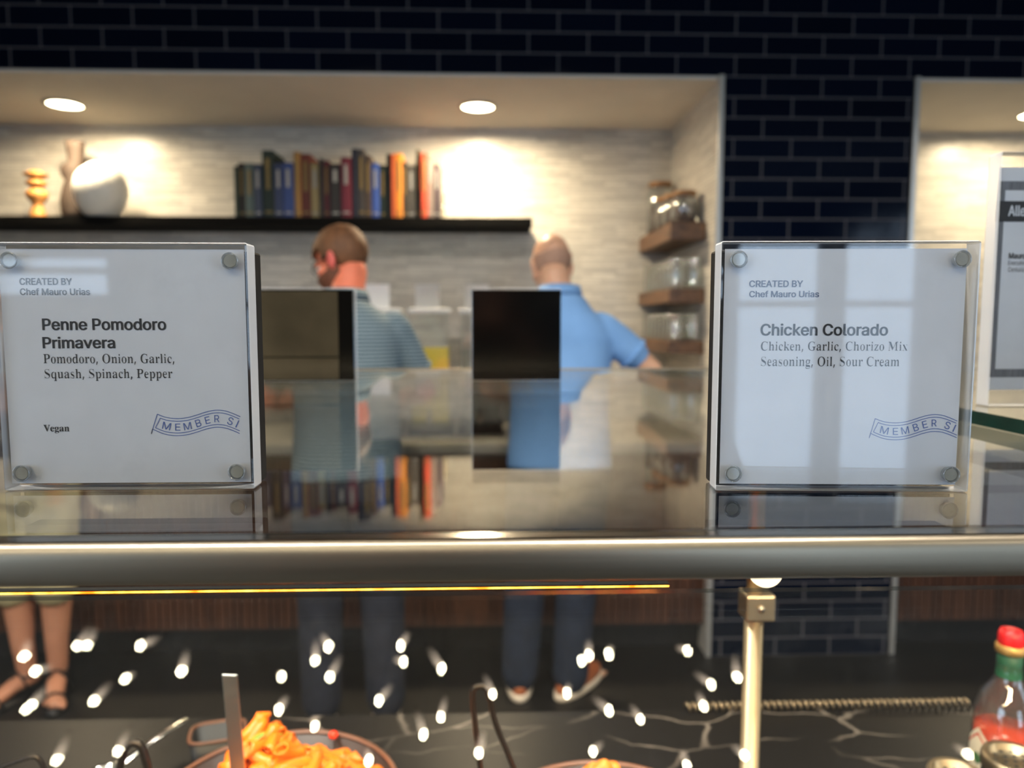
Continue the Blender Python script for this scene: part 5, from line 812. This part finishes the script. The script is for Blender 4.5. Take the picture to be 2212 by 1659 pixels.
def strip_lamp(x0, x1, y, z, watts, col, sy=.02, tilt=0):
    l = bpy.data.lights.new('strip_glow', 'AREA'); l.shape = 'RECTANGLE'; l.size = x1-x0; l.size_y = sy; l.energy = watts; l.color = col
    l.spread = radians(100)
    lo = bpy.data.objects.new('strip_glow', l); COL.objects.link(lo); lo.location = ((x0+x1)/2, y, z); lo.rotation_euler = (tilt, 0, 0); return lo
FOOD_W = 7
strip_lamp(GX0+.05, GX1-.1, .33, 1.290, FOOD_W, (1, .76, .46), .012, radians(48))
kb = at_y(1652, 1262, .325); t = thing('puck_light', 'small cream white round lamp peeping out under the steel rail', 'lamp', (kb.x, .325, 1.2965))
MB().ell((0, 0, -.0115), (.0078, .0078, .0078), n=24, m=16).build('globe', M['puck'], t); MB().lathe([(0, -.006), (.005, -.006), (.005, 0), (0, 0)], 16).build('socket', M['alu'], t)

# post with its clamp
pp = at_y(1625, 1450, .72); PXX = pp.x
t = thing('support_post', 'brushed steel post holding up the glass shelf right of the food', 'post', (PXX, .72, MZ+.0003))
MB().lathe([(.0, 0), (.024, 0), (.024, .006), (.0096, .008), (.0096, .318), (0, .318)], 28).build('tube', M['post'], t)
MB().lathe([(0, .34), (.0082, .34), (.0082, GZ-.012-MZ), (.02, GZ-.0115-MZ), (.02, GZ-.0102-MZ), (0, GZ-.0102-MZ)], 24).build('upper_rod', M['post'], t)
b = MB(); b.bbox(-.013, -.014, .316, .017, .012, .343, .002); b.build('clamp_block', M['post'], t)
s_ = MB(); s_.lathe([(0, 0), (.0035, 0), (.0035, .003), (0, .003)], 14, (.002, -.014, .330), Euler((pi/2, 0, 0)).to_matrix()); s_.build('clamp_screw', M['steel'], t)

# second glass plate at the right
zl = 1.3155; pa = at_z(2103, 887, 1.3265)
gp = MB().box(pa.x, .34, zl, GX1, .98, zl+.011, [0, 0, 1, 1, 1, 1])
tag(gp.build('glass_plate', [M['glass'], M['green_edge']]), 'thick glass plate with a dark green edge lying at the far right of the shelf', 'glass plate')
PLZ = zl+.0112

# ---------------------------------------------------------------- menu signs
def sign(label, bl, wdt, hgt, yaw, t_front=.0125, t_back=.013, magnets=True, paper_margin=(.003, .003, .003, .003), back=True):
    root = thing('menu_sign', label, 'sign', bl, yaw)
    MB().box(0, 0, 0, wdt, t_front, hgt, [1, 1, 0, 0, 1, 1]).build('acrylic_block', [M['acrylic'], M['acrylic_side']], root, bevel=.0012)
    l, r_, b_, tp = paper_margin
    MB().box(l, .0040, b_, wdt-r_, .0044, hgt-tp).build('paper', M['paper'], root)
    if back: MB().bbox(.0012, t_front+.0004, .0006, wdt-.0012, t_front+t_back, hgt-.003, .0012).build('back_panel', M['black_gloss'] if not magnets else M['black_plastic'], root)
    if magnets:
        for mx, mz in ((.0088, .0088), (wdt-.0088, .0088), (.0088, hgt-.0088), (wdt-.0088, hgt-.0088)):
            R = Euler((pi/2, 0, 0)).to_matrix()
            m = MB().lathe([(0, 0), (.0030, 0), (.0034, -.0006), (.0034, -.003), (0, -.003)], 28, (mx, .0006, mz), R, smooth=False)
            mo = m.build('magnet', M['magnet'], root)
            MB().lathe([(.0037, -.003), (.0041, -.001), (.0042, .0003), (.0039, .0005), (.0037, .0002), (.0036, -.003)], 28, (mx, .0002, mz), R, cap=False).build('magnet_ring', M['magnet_ring'], mo)
    return root
def on_sign(root, px, py, depth=.0038):
    """photo point -> local x, z on the paper plane of a sign"""
    d = look_rays(px, py); yaw = root.rotation_euler.z; n = Vector((sin(yaw), -cos(yaw), 0)); p0 = Vector(root.location)-n*depth
    eye = Vector((0, 0, CAM_Z)); k = (p0-eye).dot(n)/d.dot(n); q = eye+d*k-p0
    return q.dot(Vector((cos(yaw), sin(yaw), 0))), q.z
def write(root, lines, depth=.0038):
    for fs, s, xa, xb, yt, yb, mat in lines:
        a = on_sign(root, xa, yb, depth); b = on_sign(root, xb, yb, depth); c = on_sign(root, xa, yt, depth)
        text_mb(MB_ := MB(), fs, s, a[0], b[0], a[1], c[1]-a[1], lambda x, z: (x, depth, z))
        MB_.build('printed_line', M[mat], root)
CAPR = max(GLYPHS['reg']['E'][1][1::2])
GLYPHS['reg']['I'] = [110, [32, 0, 32, CAPR, 64, CAPR, 64, 0]]
def stamp(root, ox, oy, sc, depth=.0038):
    def P(zx_, zy_): return on_sign(root, ox+(zx_-905)/2.765*sc, oy+(zy_-1065)/2.765*sc, depth)
    pts = [(905, 1124), (925, 1136), (990, 1161), (1058, 1169), (1120, 1163), (1175, 1148), (1230, 1130), (1285, 1119), (1340, 1122), (1390, 1138), (1436, 1158)]
    def yc(x):
        for (a, b), (c, d) in zip(pts, pts[1:]):
            if a <= x <= c:
                i = pts.index((a, b)); p0 = pts[max(i-1, 0)]; p3 = pts[min(i+2, len(pts)-1)]; u = (x-a)/(c-a)
                m1 = (d-p0[1])/(c-p0[0])*(c-a) if c != p0[0] else 0; m2 = (p3[1]-b)/(p3[0]-a)*(c-a) if p3[0] != a else 0
                return (2*u**3-3*u*u+1)*b+(u**3-2*u*u+u)*m1+(-2*u**3+3*u*u)*d+(u**3-u*u)*m2
        return pts[-1][1]
    B = MB()
    def line(q, w=2.0):
        for (xa, ya), (xb, yb) in zip(q, q[1:]):
            L = sqrt((xb-xa)**2+(yb-ya)**2) or 1; nx, ny = -(yb-ya)/L*w, (xb-xa)/L*w
            v = [P(xa+nx, ya+ny), P(xb+nx, yb+ny), P(xb-nx, yb-ny), P(xa-nx, ya-ny)]; B.add([(p[0], depth, p[1]) for p in v], [(0, 3, 2, 1)])
    for off, e in ((51, 0), (35, 1)):
        xt, xb_ = (940, 904) if e == 0 else (958, 929)
        top = [(x, yc(x)-off) for x in range(xt, 1437, 8)]; bot = [(x, yc(x)+off) for x in range(xb_, 1437, 8)]
        line(top); line(bot); line([top[0], bot[0]])
    for ch, xa, xb in (('M', 972, 1020), ('E', 1047, 1078), ('M', 1098, 1143), ('B', 1170, 1200), ('E', 1226, 1254), ('R', 1281, 1309), ('S', 1362, 1392), ('I', 1415, 1421)):
        g_ = GLYPHS['reg'][ch]; xs = g_[1][0::2]; lo, hi = min(xs), max(xs); xm = (xa+xb)/2; sl = (yc(xm+12)-yc(xm-12))/24; hh = 42
        for q in glyph_quads(g_[1:]):
            v = []
            for gx, gz in q:
                dx = (gx-lo)/(hi-lo)*(xb-xa)-(xb-xa)/2; dz = gz/CAPR*hh-hh/2
                v.append(P(xm+dx+dz*sl, yc(xm)+dx*sl-dz))
            B.add([(p[0], depth, p[1]) for p in v], [(0, 1, 2, 3)])
    tag(B.build('ribbon_stamp', M['ink_blue'], root), 'blue wavy ribbon stamp')
s1 = sign('clear square menu sign reading Penne Pomodoro Primavera, left end of the shelf', (-.2417, .366, GZ+.0002), .1236, .1226, 0, paper_margin=(.0018, .003, .003, .003))
write(s1, [('bold', 'CREATED BY', 41.6, 155.5, 600.5, 615, 'ink_grey'), ('bold', 'Chef Mauro Urias', 42.7, 195, 623, 637, 'ink_grey'),
 ('bold', 'Penne Pomodoro', 89.7, 360, 688, 712.6, 'ink'), ('bold', 'Primavera', 90.4, 250.6, 728, 752, 'ink'),
 ('serif', 'Pomodoro, Onion, Garlic,', 93, 378.5, 765, 784.6, 'ink'), ('serif', 'Squash, Spinach, Pepper', 94.5, 373, 797.5, 817, 'ink'), ('serifb', 'Vegan', 94.8, 150.5, 917.7, 932, 'ink')])
stamp(s1, 327, 885, 1.0)
s2 = sign('clear square menu sign reading Chicken Colorado, right end of the shelf', (.1124, .3548, GZ+.0002), .1245, .1230, radians(-3.1), paper_margin=(.003, .0046, .003, .0035))
write(s2, [('bold', 'CREATED BY', 1617.7, 1734.3, 605.9, 619.8, 'ink_slate'), ('bold', 'Chef Mauro Urias', 1617.7, 1769.6, 628.6, 641.8, 'ink_slate'),
 ('bold', 'Chicken Colorado', 1641.6, 1918.5, 699.6, 724.3, 'ink'), ('serif', 'Chicken, Garlic, Chorizo Mix', 1642, 1960.5, 738, 757, 'ink'), ('serif', 'Seasoning, Oil, Sour Cream', 1641.6, 1943.5, 770.6, 790.5, 'ink')])
stamp(s2, 1878, 894.6, .99)
for (xa, xb, y0, lab, yw) in ((-.0252, .1025, 1.03, 'back of a black menu sign on the far shelf edge, nearest the bald person', 0), (-.3187, -.1885, 1.03, 'back of a dark menu sign on the far shelf edge, beside the pasta sign', radians(1.5))):
    sg_ = sign(lab, (xb, y0+.0255, GZ+.0002), xb-xa, .130, pi+yw, magnets=False)
    if yw:      # the olive one: a lighter field with a groove and a dark border strip on the back
        MB().box(.022, .0259, .0345, xb-xa-.0015, .0263, .125).build('back_field', M['olive_gloss'], sg_); MB().box(.022, .0259, .002, xb-xa-.0015, .0263, .0325).build('lower_field', M['olive_gloss'], sg_)
# tall sign at the far right
al = at_z(2134, 879, PLZ); AH = at_y(2140, 327, al.y).z-PLZ; AW = .222
s3 = sign('tall clear allergen notice on the thick green edged glass at the right edge', (al.x, al.y, PLZ+.0002), AW, AH, 0, t_front=.0165, magnets=False, paper_margin=(.001, .004, .014, .012), back=False)
def rect_on(px0, py0, px1, py1, depth, mat, nm, x1=None, skew=0):
    a = on_sign(s3, px0, py0, depth); b = on_sign(s3, px1 or px0, py1, depth); xr = x1 if x1 is not None else b[0]
    MB().box(a[0], depth, b[1], xr, depth+.0001, a[1]).build(nm, M[mat], s3)
rect_on(2156, 391, None, 815, .0038, 'border_grey', 'printed_border', x1=AW-.010)
rect_on(2172, 411, None, 797, .0036, 'paper', 'white_field', x1=AW-.018)
rect_on(2153, 434, None, 479, .0034, 'ink', 'title_band', x1=AW-.008)
def write3(fs, s, px, py, cap_px, per, mat):
    a = on_sign(s3, px, py, .0032); h = cap_px*.74/F_PX; ln = sum(GLYPHS[fs][c_][0]/500 for c_ in s)*h/.727*per
    text_mb(MB_ := MB(), fs, s, a[0], a[0]+ln, a[1], h, lambda x, z: (x, .0032, z)); MB_.build('printed_line', M[mat], s3)
write3('bold', 'Allergen', 2178, 466, 18, 1.0, 'paper'); write3('bold', 'Mauro Urias', 2178.5, 558.5, 10, 1.1, 'ink'); write3('reg', 'Executive Chef', 2177, 572.5, 8, 1.0, 'ink_grey'); write3('reg', 'Centurion', 2177, 587, 8, 1.0, 'ink_grey')

# ---------------------------------------------------------------- food
def bowl(cx, cy, zr, r, lab):
    t = thing('serving_bowl', lab, 'bowl', (cx, cy, MZ)); h = zr-MZ
    prof = [(0, 0), (r*.52, 0), (r*.54, .006), (r*.50, .012), (r*.78, h*.45), (r*.97, h-.004), (r*.955, h-.004), (r*.77, h*.46), (r*.4, .02), (0, .018)]
    MB().lathe(prof, 48).build('bowl_body', M['bowl'], t)
    MB().lathe([(r*.955, h-.006), (r*.985, h-.006), (r*1.0, h-.003), (r*.995, h), (r*.97, h+.0008), (r*.955, h-.002)], 56, cap=False).build('rim', M['bowl_rim'], t)
    return t
BX, BY, BZ, BR = -.225, .736, .90, .130
bowl(BX, BY, BZ, BR, 'round brown stoneware bowl heaped with orange penne')
HX = BX+.022                              # the heap leans to the right of the bowl
def mound(x, y):
    u, v = x-HX, y-BY
    return max(0, 1-((u/.094)**2+(v/.09)**2))**.6*.028+.056*math.exp(-(((u+.046)/.033)**2+((v-.012)/.05)**2))+.024*math.exp(-(((u-.005)/.05)**2+(v/.05)**2))
zb = BZ-.026
cm = MB(); N_ = 40; ids = {}
for i in range(N_+1):
    for k in range(48):
        rr = .088*i/N_; a = 2*pi*k/48; x, y = HX+rr*cos(a), BY+rr*sin(a); cm.v.append((x, y, zb+mound(x, y)-.007))
for i in range(N_):
    for k in range(48): cm.f.append((i*48+k, (i+1)*48+k, (i+1)*48+(k+1) % 48, i*48+(k+1) % 48)); cm.m.append(0); cm.sm.append(True)
tag(cm.build('tomato_sauce', M['sauce']), 'tomato sauce coating the penne in the brown bowl', 'sauce', kind='stuff')
def penne_mesh():
    B = MB(); n, ro, ri, L, m = 14, .0064, .0046, .021, 8; vs = []
    for rr in (ro, ri):
        for i in range(m+1):
            s = -1+2*i/m
            for k in range(n):
                a = 2*pi*k/n; rl = rr*(1+.03*(k % 2)); x = s*L+.0062*cos(a)*s*abs(s)
                vs.append((x, rl*sin(a), rl*cos(a)-.004*s*s))
    F = []
    for q in (0, 1):
        b = q*(m+1)*n
        for i in range(m):
            for k in range(n):
                f = (b+i*n+k, b+(i+1)*n+k, b+(i+1)*n+(k+1) % n, b+i*n+(k+1) % n); F.append(f if q == 0 else f[::-1])
    b = (m+1)*n
    for k in range(n): F.append((k, (k+1) % n, b+(k+1) % n, b+k)); e = m*n; F.append((e+k, b+e+k, b+e+(k+1) % n, e+(k+1) % n))
    return B.add(vs, F, True)
first = None; placed = []
PL = 'orange tomato coated penne tube in the heaped brown bowl'
def nrm_at(x, y):
    e = .002; return Vector((-(mound(x+e, y)-mound(x-e, y))/(2*e), -(mound(x, y+e)-mound(x, y-e))/(2*e), 1)).normalized()
tries = 0
while len(placed) < 118 and tries < 6000:
    tries += 1
    a = rnd.uniform(0, 2*pi); rr = .086*sqrt(rnd.random()); x, y = HX+rr*cos(a), BY+rr*sin(a); n_ = nrm_at(x, y)
    if len(placed) < 26: x, y = HX-.046+rnd.gauss(0, .02), BY+rnd.gauss(-.005, .03); n_ = nrm_at(x, y)
    th = rnd.uniform(0, pi); tg = Vector((cos(th), sin(th), 0)); tg = (tg-n_*tg.dot(n_)).normalized()
    if rnd.random() < .35: tg = (tg+n_*rnd.uniform(-.3, .5)).normalized()
    p = Vector((x, y, zb+mound(x, y)+rnd.uniform(-.001, .007)))+n_*.002; ok = True
    for (q, tq) in placed:
        dd = (p-q).length
        if dd < .0105 or (dd < .028 and abs(tg.dot(tq)) < .6 and dd < .016): ok = False; break
    if not ok: continue
    if any((p+tg*s*.02-Vector((BX, BY, p.z))).length > .117 for s in (-1, 1)): continue
    placed.append((p, tg)); up = n_; sd = up.cross(tg).normalized(); up = tg.cross(sd); R = Matrix((tg, sd, up)).transposed().to_4x4() @ Matrix.Rotation(rnd.uniform(0, 6.28), 4, 'X')
    if first is None: first = penne_mesh().build('penne_noodle', M['penne']); o = tag(first, PL, 'pasta', 'penne heaped in the brown bowl')
    else: o = dup(first)
    o.location = p; o.rotation_euler = R.to_euler()
def bits(n, make, mat, name, lab, cat, grp):
    f = None
    for i in range(n):
        a = rnd.uniform(0, 2*pi); rr = .07*sqrt(rnd.random()); x, y = HX+rr*cos(a), BY+rr*sin(a)-.01
        if f is None: f = make().build(name, mat); o = tag(f, lab, cat, grp)
        else: o = dup(f)
        o.location = (x, y, zb+mound(x, y)+.010); o.rotation_euler = (rnd.uniform(-.6, .6), rnd.uniform(-.6, .6), rnd.uniform(0, 6.28))
bits(12, lambda: MB().bbox(-.008, -.006, -.003, .008, .006, .003, .002), M['pepper'], 'red_pepper_piece', 'small red pepper piece among the penne', 'vegetable', 'red pepper pieces in the pasta')
bits(10, lambda: MB().ell((0, 0, 0), (.009, .005, .0016)), M['green'], 'spinach_piece', 'small green spinach piece among the penne', 'vegetable', 'spinach pieces in the pasta')
o = MB().ell((0, 0, 0), (.006, .006, .005)).build('cherry_tomato_piece', M['pepper']); rp = at_y(720, 1582, BY+.112); o.location = (rp.x, BY+.112, BZ+.002); tag(o, 'red tomato piece at the far rim of the brown bowl', 'vegetable')
# chicken bowl
CB = at_z(1275, 1640, .90); CX, CY = CB.x, CB.y-.130
bowl(CX, CY, .90, .130, 'round brown bowl of orange chicken at the bottom edge')
def chunk(sd):
    B = MB().ell((0, 0, 0), (.017, .014, .011), n=20, m=14)
    B.v = [tuple(Vector(v)*(1+.28*noise.noise(Vector(v)*70+Vector((sd*9.1, 0, 0))))) for v in B.v]; return B
protos = []
cm = MB().lathe([(0, .075), (.05, .072), (.09, .055), (.112, .03), (0, .03)], 32); o = cm.build('chicken_sauce', M['sauce']); o.location = (CX, CY, .90-.07); tag(o, 'orange sauce under the chicken pieces', 'sauce', kind='stuff')
k = 0; pl = []
while k < 34:
    a = rnd.uniform(0, 2*pi); rr = .10*sqrt(rnd.random()); x, y = CX+.01+rr*cos(a), CY+rr*sin(a); z = .90-.012+.030*max(0, 1-(rr/.1)**2)+.022*math.exp(-((x-CX-.012)/.03)**2-((y-CY-.05)/.045)**2)
    if any((Vector((x, y, z))-q).length < .016 for q in pl):
        if rnd.random() < .97: continue
    pl.append(Vector((x, y, z))); k += 1
    if len(protos) < 3: o = chunk(k).build('chicken_piece', M['chicken']); protos.append(o)
    else: o = dup(rnd.choice(protos))
    o.location = (x, y, z); o.rotation_euler = (rnd.uniform(0, 6), rnd.uniform(0, 6), rnd.uniform(0, 6)); tag(o, 'orange spiced chicken piece in the bowl at the bottom edge', 'chicken', 'chicken pieces in the brown bowl')
# serving tools
t = thing('serving_spoon', 'flat grey steel serving spoon standing upright in the penne bowl', 'spoon', at_y(516, 1690, .70))
p0 = at_y(496, 1457, .665)-t.location; hb = MB(); dirv = p0.normalized(); rt = Vector((1, 0, 0)); rt = (rt-dirv*rt.dot(dirv)).normalized(); nn = dirv.cross(rt)
hb.bbox(-.0072, -.0011, -.02, .0072, .0011, p0.length, .001); hb.xf(Matrix((rt, nn, dirv)).transposed().to_4x4()); hb.build('handle', M['spoon'], t)
MB().ell((0, .01, -.035), (.022, .006, .03)).build('spoon_bowl', M['chrome'], t)
def poly_tool(name, lab, cat, pxs, ys, rad, mat, flat=1.0, n=8):
    P3 = [at_y(a, b, y) for (a, b), y in zip(pxs, ys)]; o0 = P3[-1]; m = MB()
    Q = []                                     # smooth the bends
    for i in range(len(P3)-1):
        a, b = P3[max(i-1, 0)], P3[i]; c_, d_ = P3[i+1], P3[min(i+2, len(P3)-1)]
        for j in range(6):
            u = j/6; Q.append(.5*((2*b)+(-a+c_)*u+(2*a-5*b+4*c_-d_)*u*u+(-a+3*b-3*c_+d_)*u**3))
    Q.append(P3[-1]); m.tube([q-o0 for q in Q], rad, n, flat=flat); o = m.build(name, mat); o.location = o0; return tag(o, lab, cat)
poly_tool('tongs', 'slim dark steel tongs standing in the chicken bowl', 'tongs', [(1044, 1700), (1035, 1640), (1026, 1560), (1021, 1498), (1030, 1483), (1047, 1484), (1056, 1500), (1070, 1560), (1096, 1625), (1130, 1710)], [.70, .70, .70, .70, .70, .70, .70, .70, .70, .70], .0030, M['blackwire'], 1.0)
poly_tool('tongs', 'black and brass looped tongs lying left of the penne bowl', 'tongs', [(248, 1720), (258, 1662), (270, 1618), (287, 1605), (303, 1610), (313, 1635), (322, 1670), (330, 1720)], [.72]*8, .0042, M['blackwire'])
poly_tool('tongs', 'thin black wire tongs handle in the bottom left corner', 'tongs', [(-20, 1668), (8, 1654), (40, 1643), (72, 1634), (86, 1642), (95, 1662), (104, 1700)], [.74]*7, .0026, M['blackwire'])
def spot_dish(px, py, lab):
    c_ = at_z(px, py, MZ+.02); t = thing('spoon_rest', lab, 'dish', (c_.x, c_.y, MZ), .9)
    MB().lathe([(0, .002), (.018, .003), (.028, .010), (.030, .014), (.027, .012), (.018, .006), (0, .005)], 32, sy=.7).build('dish_body', M['chrome'], t); MB().tube([(.027, 0, .012), (.07, 0, .026), (.12, 0, .034)], [.007, .005, .006], 10, flat=.4).build('handle', M['chrome'], t)
spot_dish(215, 1662, 'shiny steel spoon rest left of the looped tongs')  # dish added where a bright spot of light lies on the marble
q = at_z(452, 1600, MZ+.055); t = thing('black_dish', 'small black dish with a brown rim behind the penne bowl', 'dish', (q.x+.004, q.y+.02, MZ), .25)
MB().rings([(0, 0, 0, .030, .022), (0, 0, .055, .036, .027), (0, 0, .055, .033, .024), (0, 0, .012, .027, .019)], 24, 4).build('dish_body', M['cab_dark'], t); MB().rings([(0, 0, .0551, .0335, .0245), (0, 0, .0551, .0375, .0285), (0, 0, .058, .0375, .0285), (0, 0, .058, .0335, .0245), (0, 0, .0551, .0335, .0245)], 24, 4, cap=False).build('rim', M['bowl_rim'], t)

# sauce bottle and shakers at the right
bt = at_y(2183, 1400, .864); HB = .236
t = thing('sauce_bottle', 'hot sauce bottle with a red cap and green neck label', 'bottle', (bt.x, .864, MZ), radians(-25))
MB().lathe([(0, 0), (.034, 0), (.037, .004), (.037, .112), (.035, .132), (.028, .152), (.019, .165), (.0145, .176), (.0135, .206), (.0135, .212), (.012, .212), (.012, .176), (.017, .163), (.026, .150), (.033, .130), (.035, .112), (.035, .005), (0, .004)], 40).build('glass_body', M['bottle_glass'], t)
MB().lathe([(0, .006), (.0345, .006), (.0345, .106), (0, .108)], 32).build('sauce', M['sauce_red'], t)
MB().lathe([(.0150, .1745), (.0146, .176), (.0140, .190), (.0139, .2085), (.0137, .2085), (.0137, .176)], 32).build('neck_label', M['neck_green'], t)
MB().lathe([(.0139, .206), (.0165, .206), (.0172, .209), (.0168, .2145), (.0150, .2165), (.0139, .2165)], 32).build('neck_foil', M['gold_foil'], t)
MB().lathe([(0, .2125), (.0135, .2125), (.0145, .215), (.0142, .229), (.0120, .2345), (.005, HB), (0, HB)], 8*4).build('cap', M['red_cap'], t)
def wrap(half_w, z0, z1, a0, r_, mat, nm, par, dia=False, n=14):
    m = MB(); vs = []; fs = []
    for i in range(n+1):
        u = -1+2*i/n; a = a0+u*half_w/.037; zc = (z0+z1)/2; hh = (z1-z0)/2*((1-abs(u)) if dia else 1)
        for s in (-1, 1): vs.append((r_*cos(a), r_*sin(a), zc+s*hh))
    fs = [(2*i, 2*i+2, 2*i+3, 2*i+1) for i in range(n)]; m.add(vs, fs, True); return m.build(nm, M[mat], par)
lb = wrap(.040, .030, .110, radians(-150), .0374, 'label_paper', 'front_label', t, True)
wrap(.034, .0365, .1035, radians(-150), .0376, 'label_red', 'label_border', lb, True); wrap(.031, .040, .100, radians(-150), .0378, 'label_paper', 'label_field', lb, True); wrap(.010, .062, .078, radians(-150), .0380, 'label_green', 'label_emblem', lb, True)
l2 = wrap(.018, .060, .104, radians(-40), .0374, 'label_paper', 'side_label', t)
for k in range(4): wrap(.013, .090-k*.008, .0945-k*.008, radians(-40), .0376, 'label_red', 'label_print', l2)
def shaker(px, py, z, r, lab, body):
    c_ = at_z(px, py, z); t = thing('shaker', lab, 'shaker', (c_.x, c_.y, MZ)); h = z-MZ
    MB().lathe([(0, 0), (r*.95, 0), (r, .004), (r*.98, h-.014), (0, h-.014)], 32).build('shaker_body', M[body], t)
    MB().lathe([(r*.98, h-.016), (r*1.03, h-.014), (r*1.03, h-.004), (r*.98, h), (r*.80, h-.001), (r*.76, h-.006), (0, h-.006)], 40).build('steel_lid', M['post'], t)
    hl = MB(); 
    for rr, n in ((0, 1), (.24, 6), (.46, 11)):
        for k in range(n):
            a = 2*pi*k/n; hl.lathe([(0, 0), (r*.075, 0), (r*.075, .0006), (0, .0006)], 10, (r*rr*cos(a)*1.3, r*rr*sin(a)*1.3, h-.0062))
    hl.build('lid_holes', M['pepper_grain'], t); return t
shaker(2194, 1634, .93, .0315, 'tall dark shaker with a holed steel lid in front of the sauce bottle', 'black_plastic')
shaker(2068, 1668, .93, .0275, 'second shaker with a steel lid, left of the sauce bottle', 'white_ceramic')

# ---------------------------------------------------------------- pendant lamps over the visitor, mirrored in the guard pane
PEND = [(-1.129, -0.723, 2.518), (-1.135, -0.794, 2.55), (-1.027, -0.731, 2.565), (-1.03, -0.761, 2.604), (-0.865, -0.722, 2.55), (-0.948, -0.864, 2.599), (-0.678, -0.639, 2.358), (-0.958, -0.822, 2.476), (-1.223, -0.961, 2.605), (-1.145, -0.874, 2.525), (-0.543, -0.86, 2.593), (-0.359, -0.598, 2.381), (-0.419, -0.714, 2.477), (-0.371, -0.711, 2.417), (-0.216, -0.691, 2.497), (-0.212, -0.745, 2.505), (-0.107, -0.639, 2.354), (-0.26, -0.775, 2.409), (-0.5, -0.811, 2.425), (-0.472, -1.028, 2.597), (-0.129, -0.965, 2.557), (-0.158, -0.861, 2.393), (0.007, -0.901, 2.565), (-1.015, -0.911, 2.387), (-0.953, -1.019, 2.517), (-0.289, -0.929, 2.384), (-0.026, -0.876, 2.35), (0.24, -0.817, 2.585), (0.229, -0.653, 2.407), (0.275, -0.652, 2.408), (0.526, -0.814, 2.615), (0.205, -0.922, 2.586), (0.288, -0.833, 2.428), (0.413, -1.035, 2.61), (0.543, -0.888, 2.496), (0.569, -0.853, 2.533), (0.581, -0.719, 2.405), (0.286, -1.14, 2.604), (0.684, -1.093, 2.536), (0.557, -1.203, 2.611), (1.347, -1.161, 2.591)]
pt = thing('pendant_light', 'slim glowing pendant bulb on a black cord, mirrored in the glass guard', 'pendant light', PEND[0], 0, 'pendant bulbs over the counter front')
MB().ell((0, 0, 0), (.0075, .0075, .015), n=14, m=10).build('bulb', M['bulb'], pt)
MB().lathe([(0, .006), (.0085, .008), (.0095, .025), (.0085, .045), (.005, .068), (0, .072)], 14).build('glow_stem', M['stem'], pt)
kidsp = kids(pt); PENDS = [pt]+[dup(pt, p, children=kidsp) for p in PEND[1:]]
for p, o in zip(PEND, PENDS):
    MB().tube([(0, 0, .009), (0, 0, RZ-p[2])], .0012, 6, False).build('cord', M['cord'], o)
    for ch in kids(o):
        if ch.name.startswith('glow_stem'): ch.rotation_euler = (rnd.uniform(-.5, .5), rnd.uniform(-.7, .7), 0)
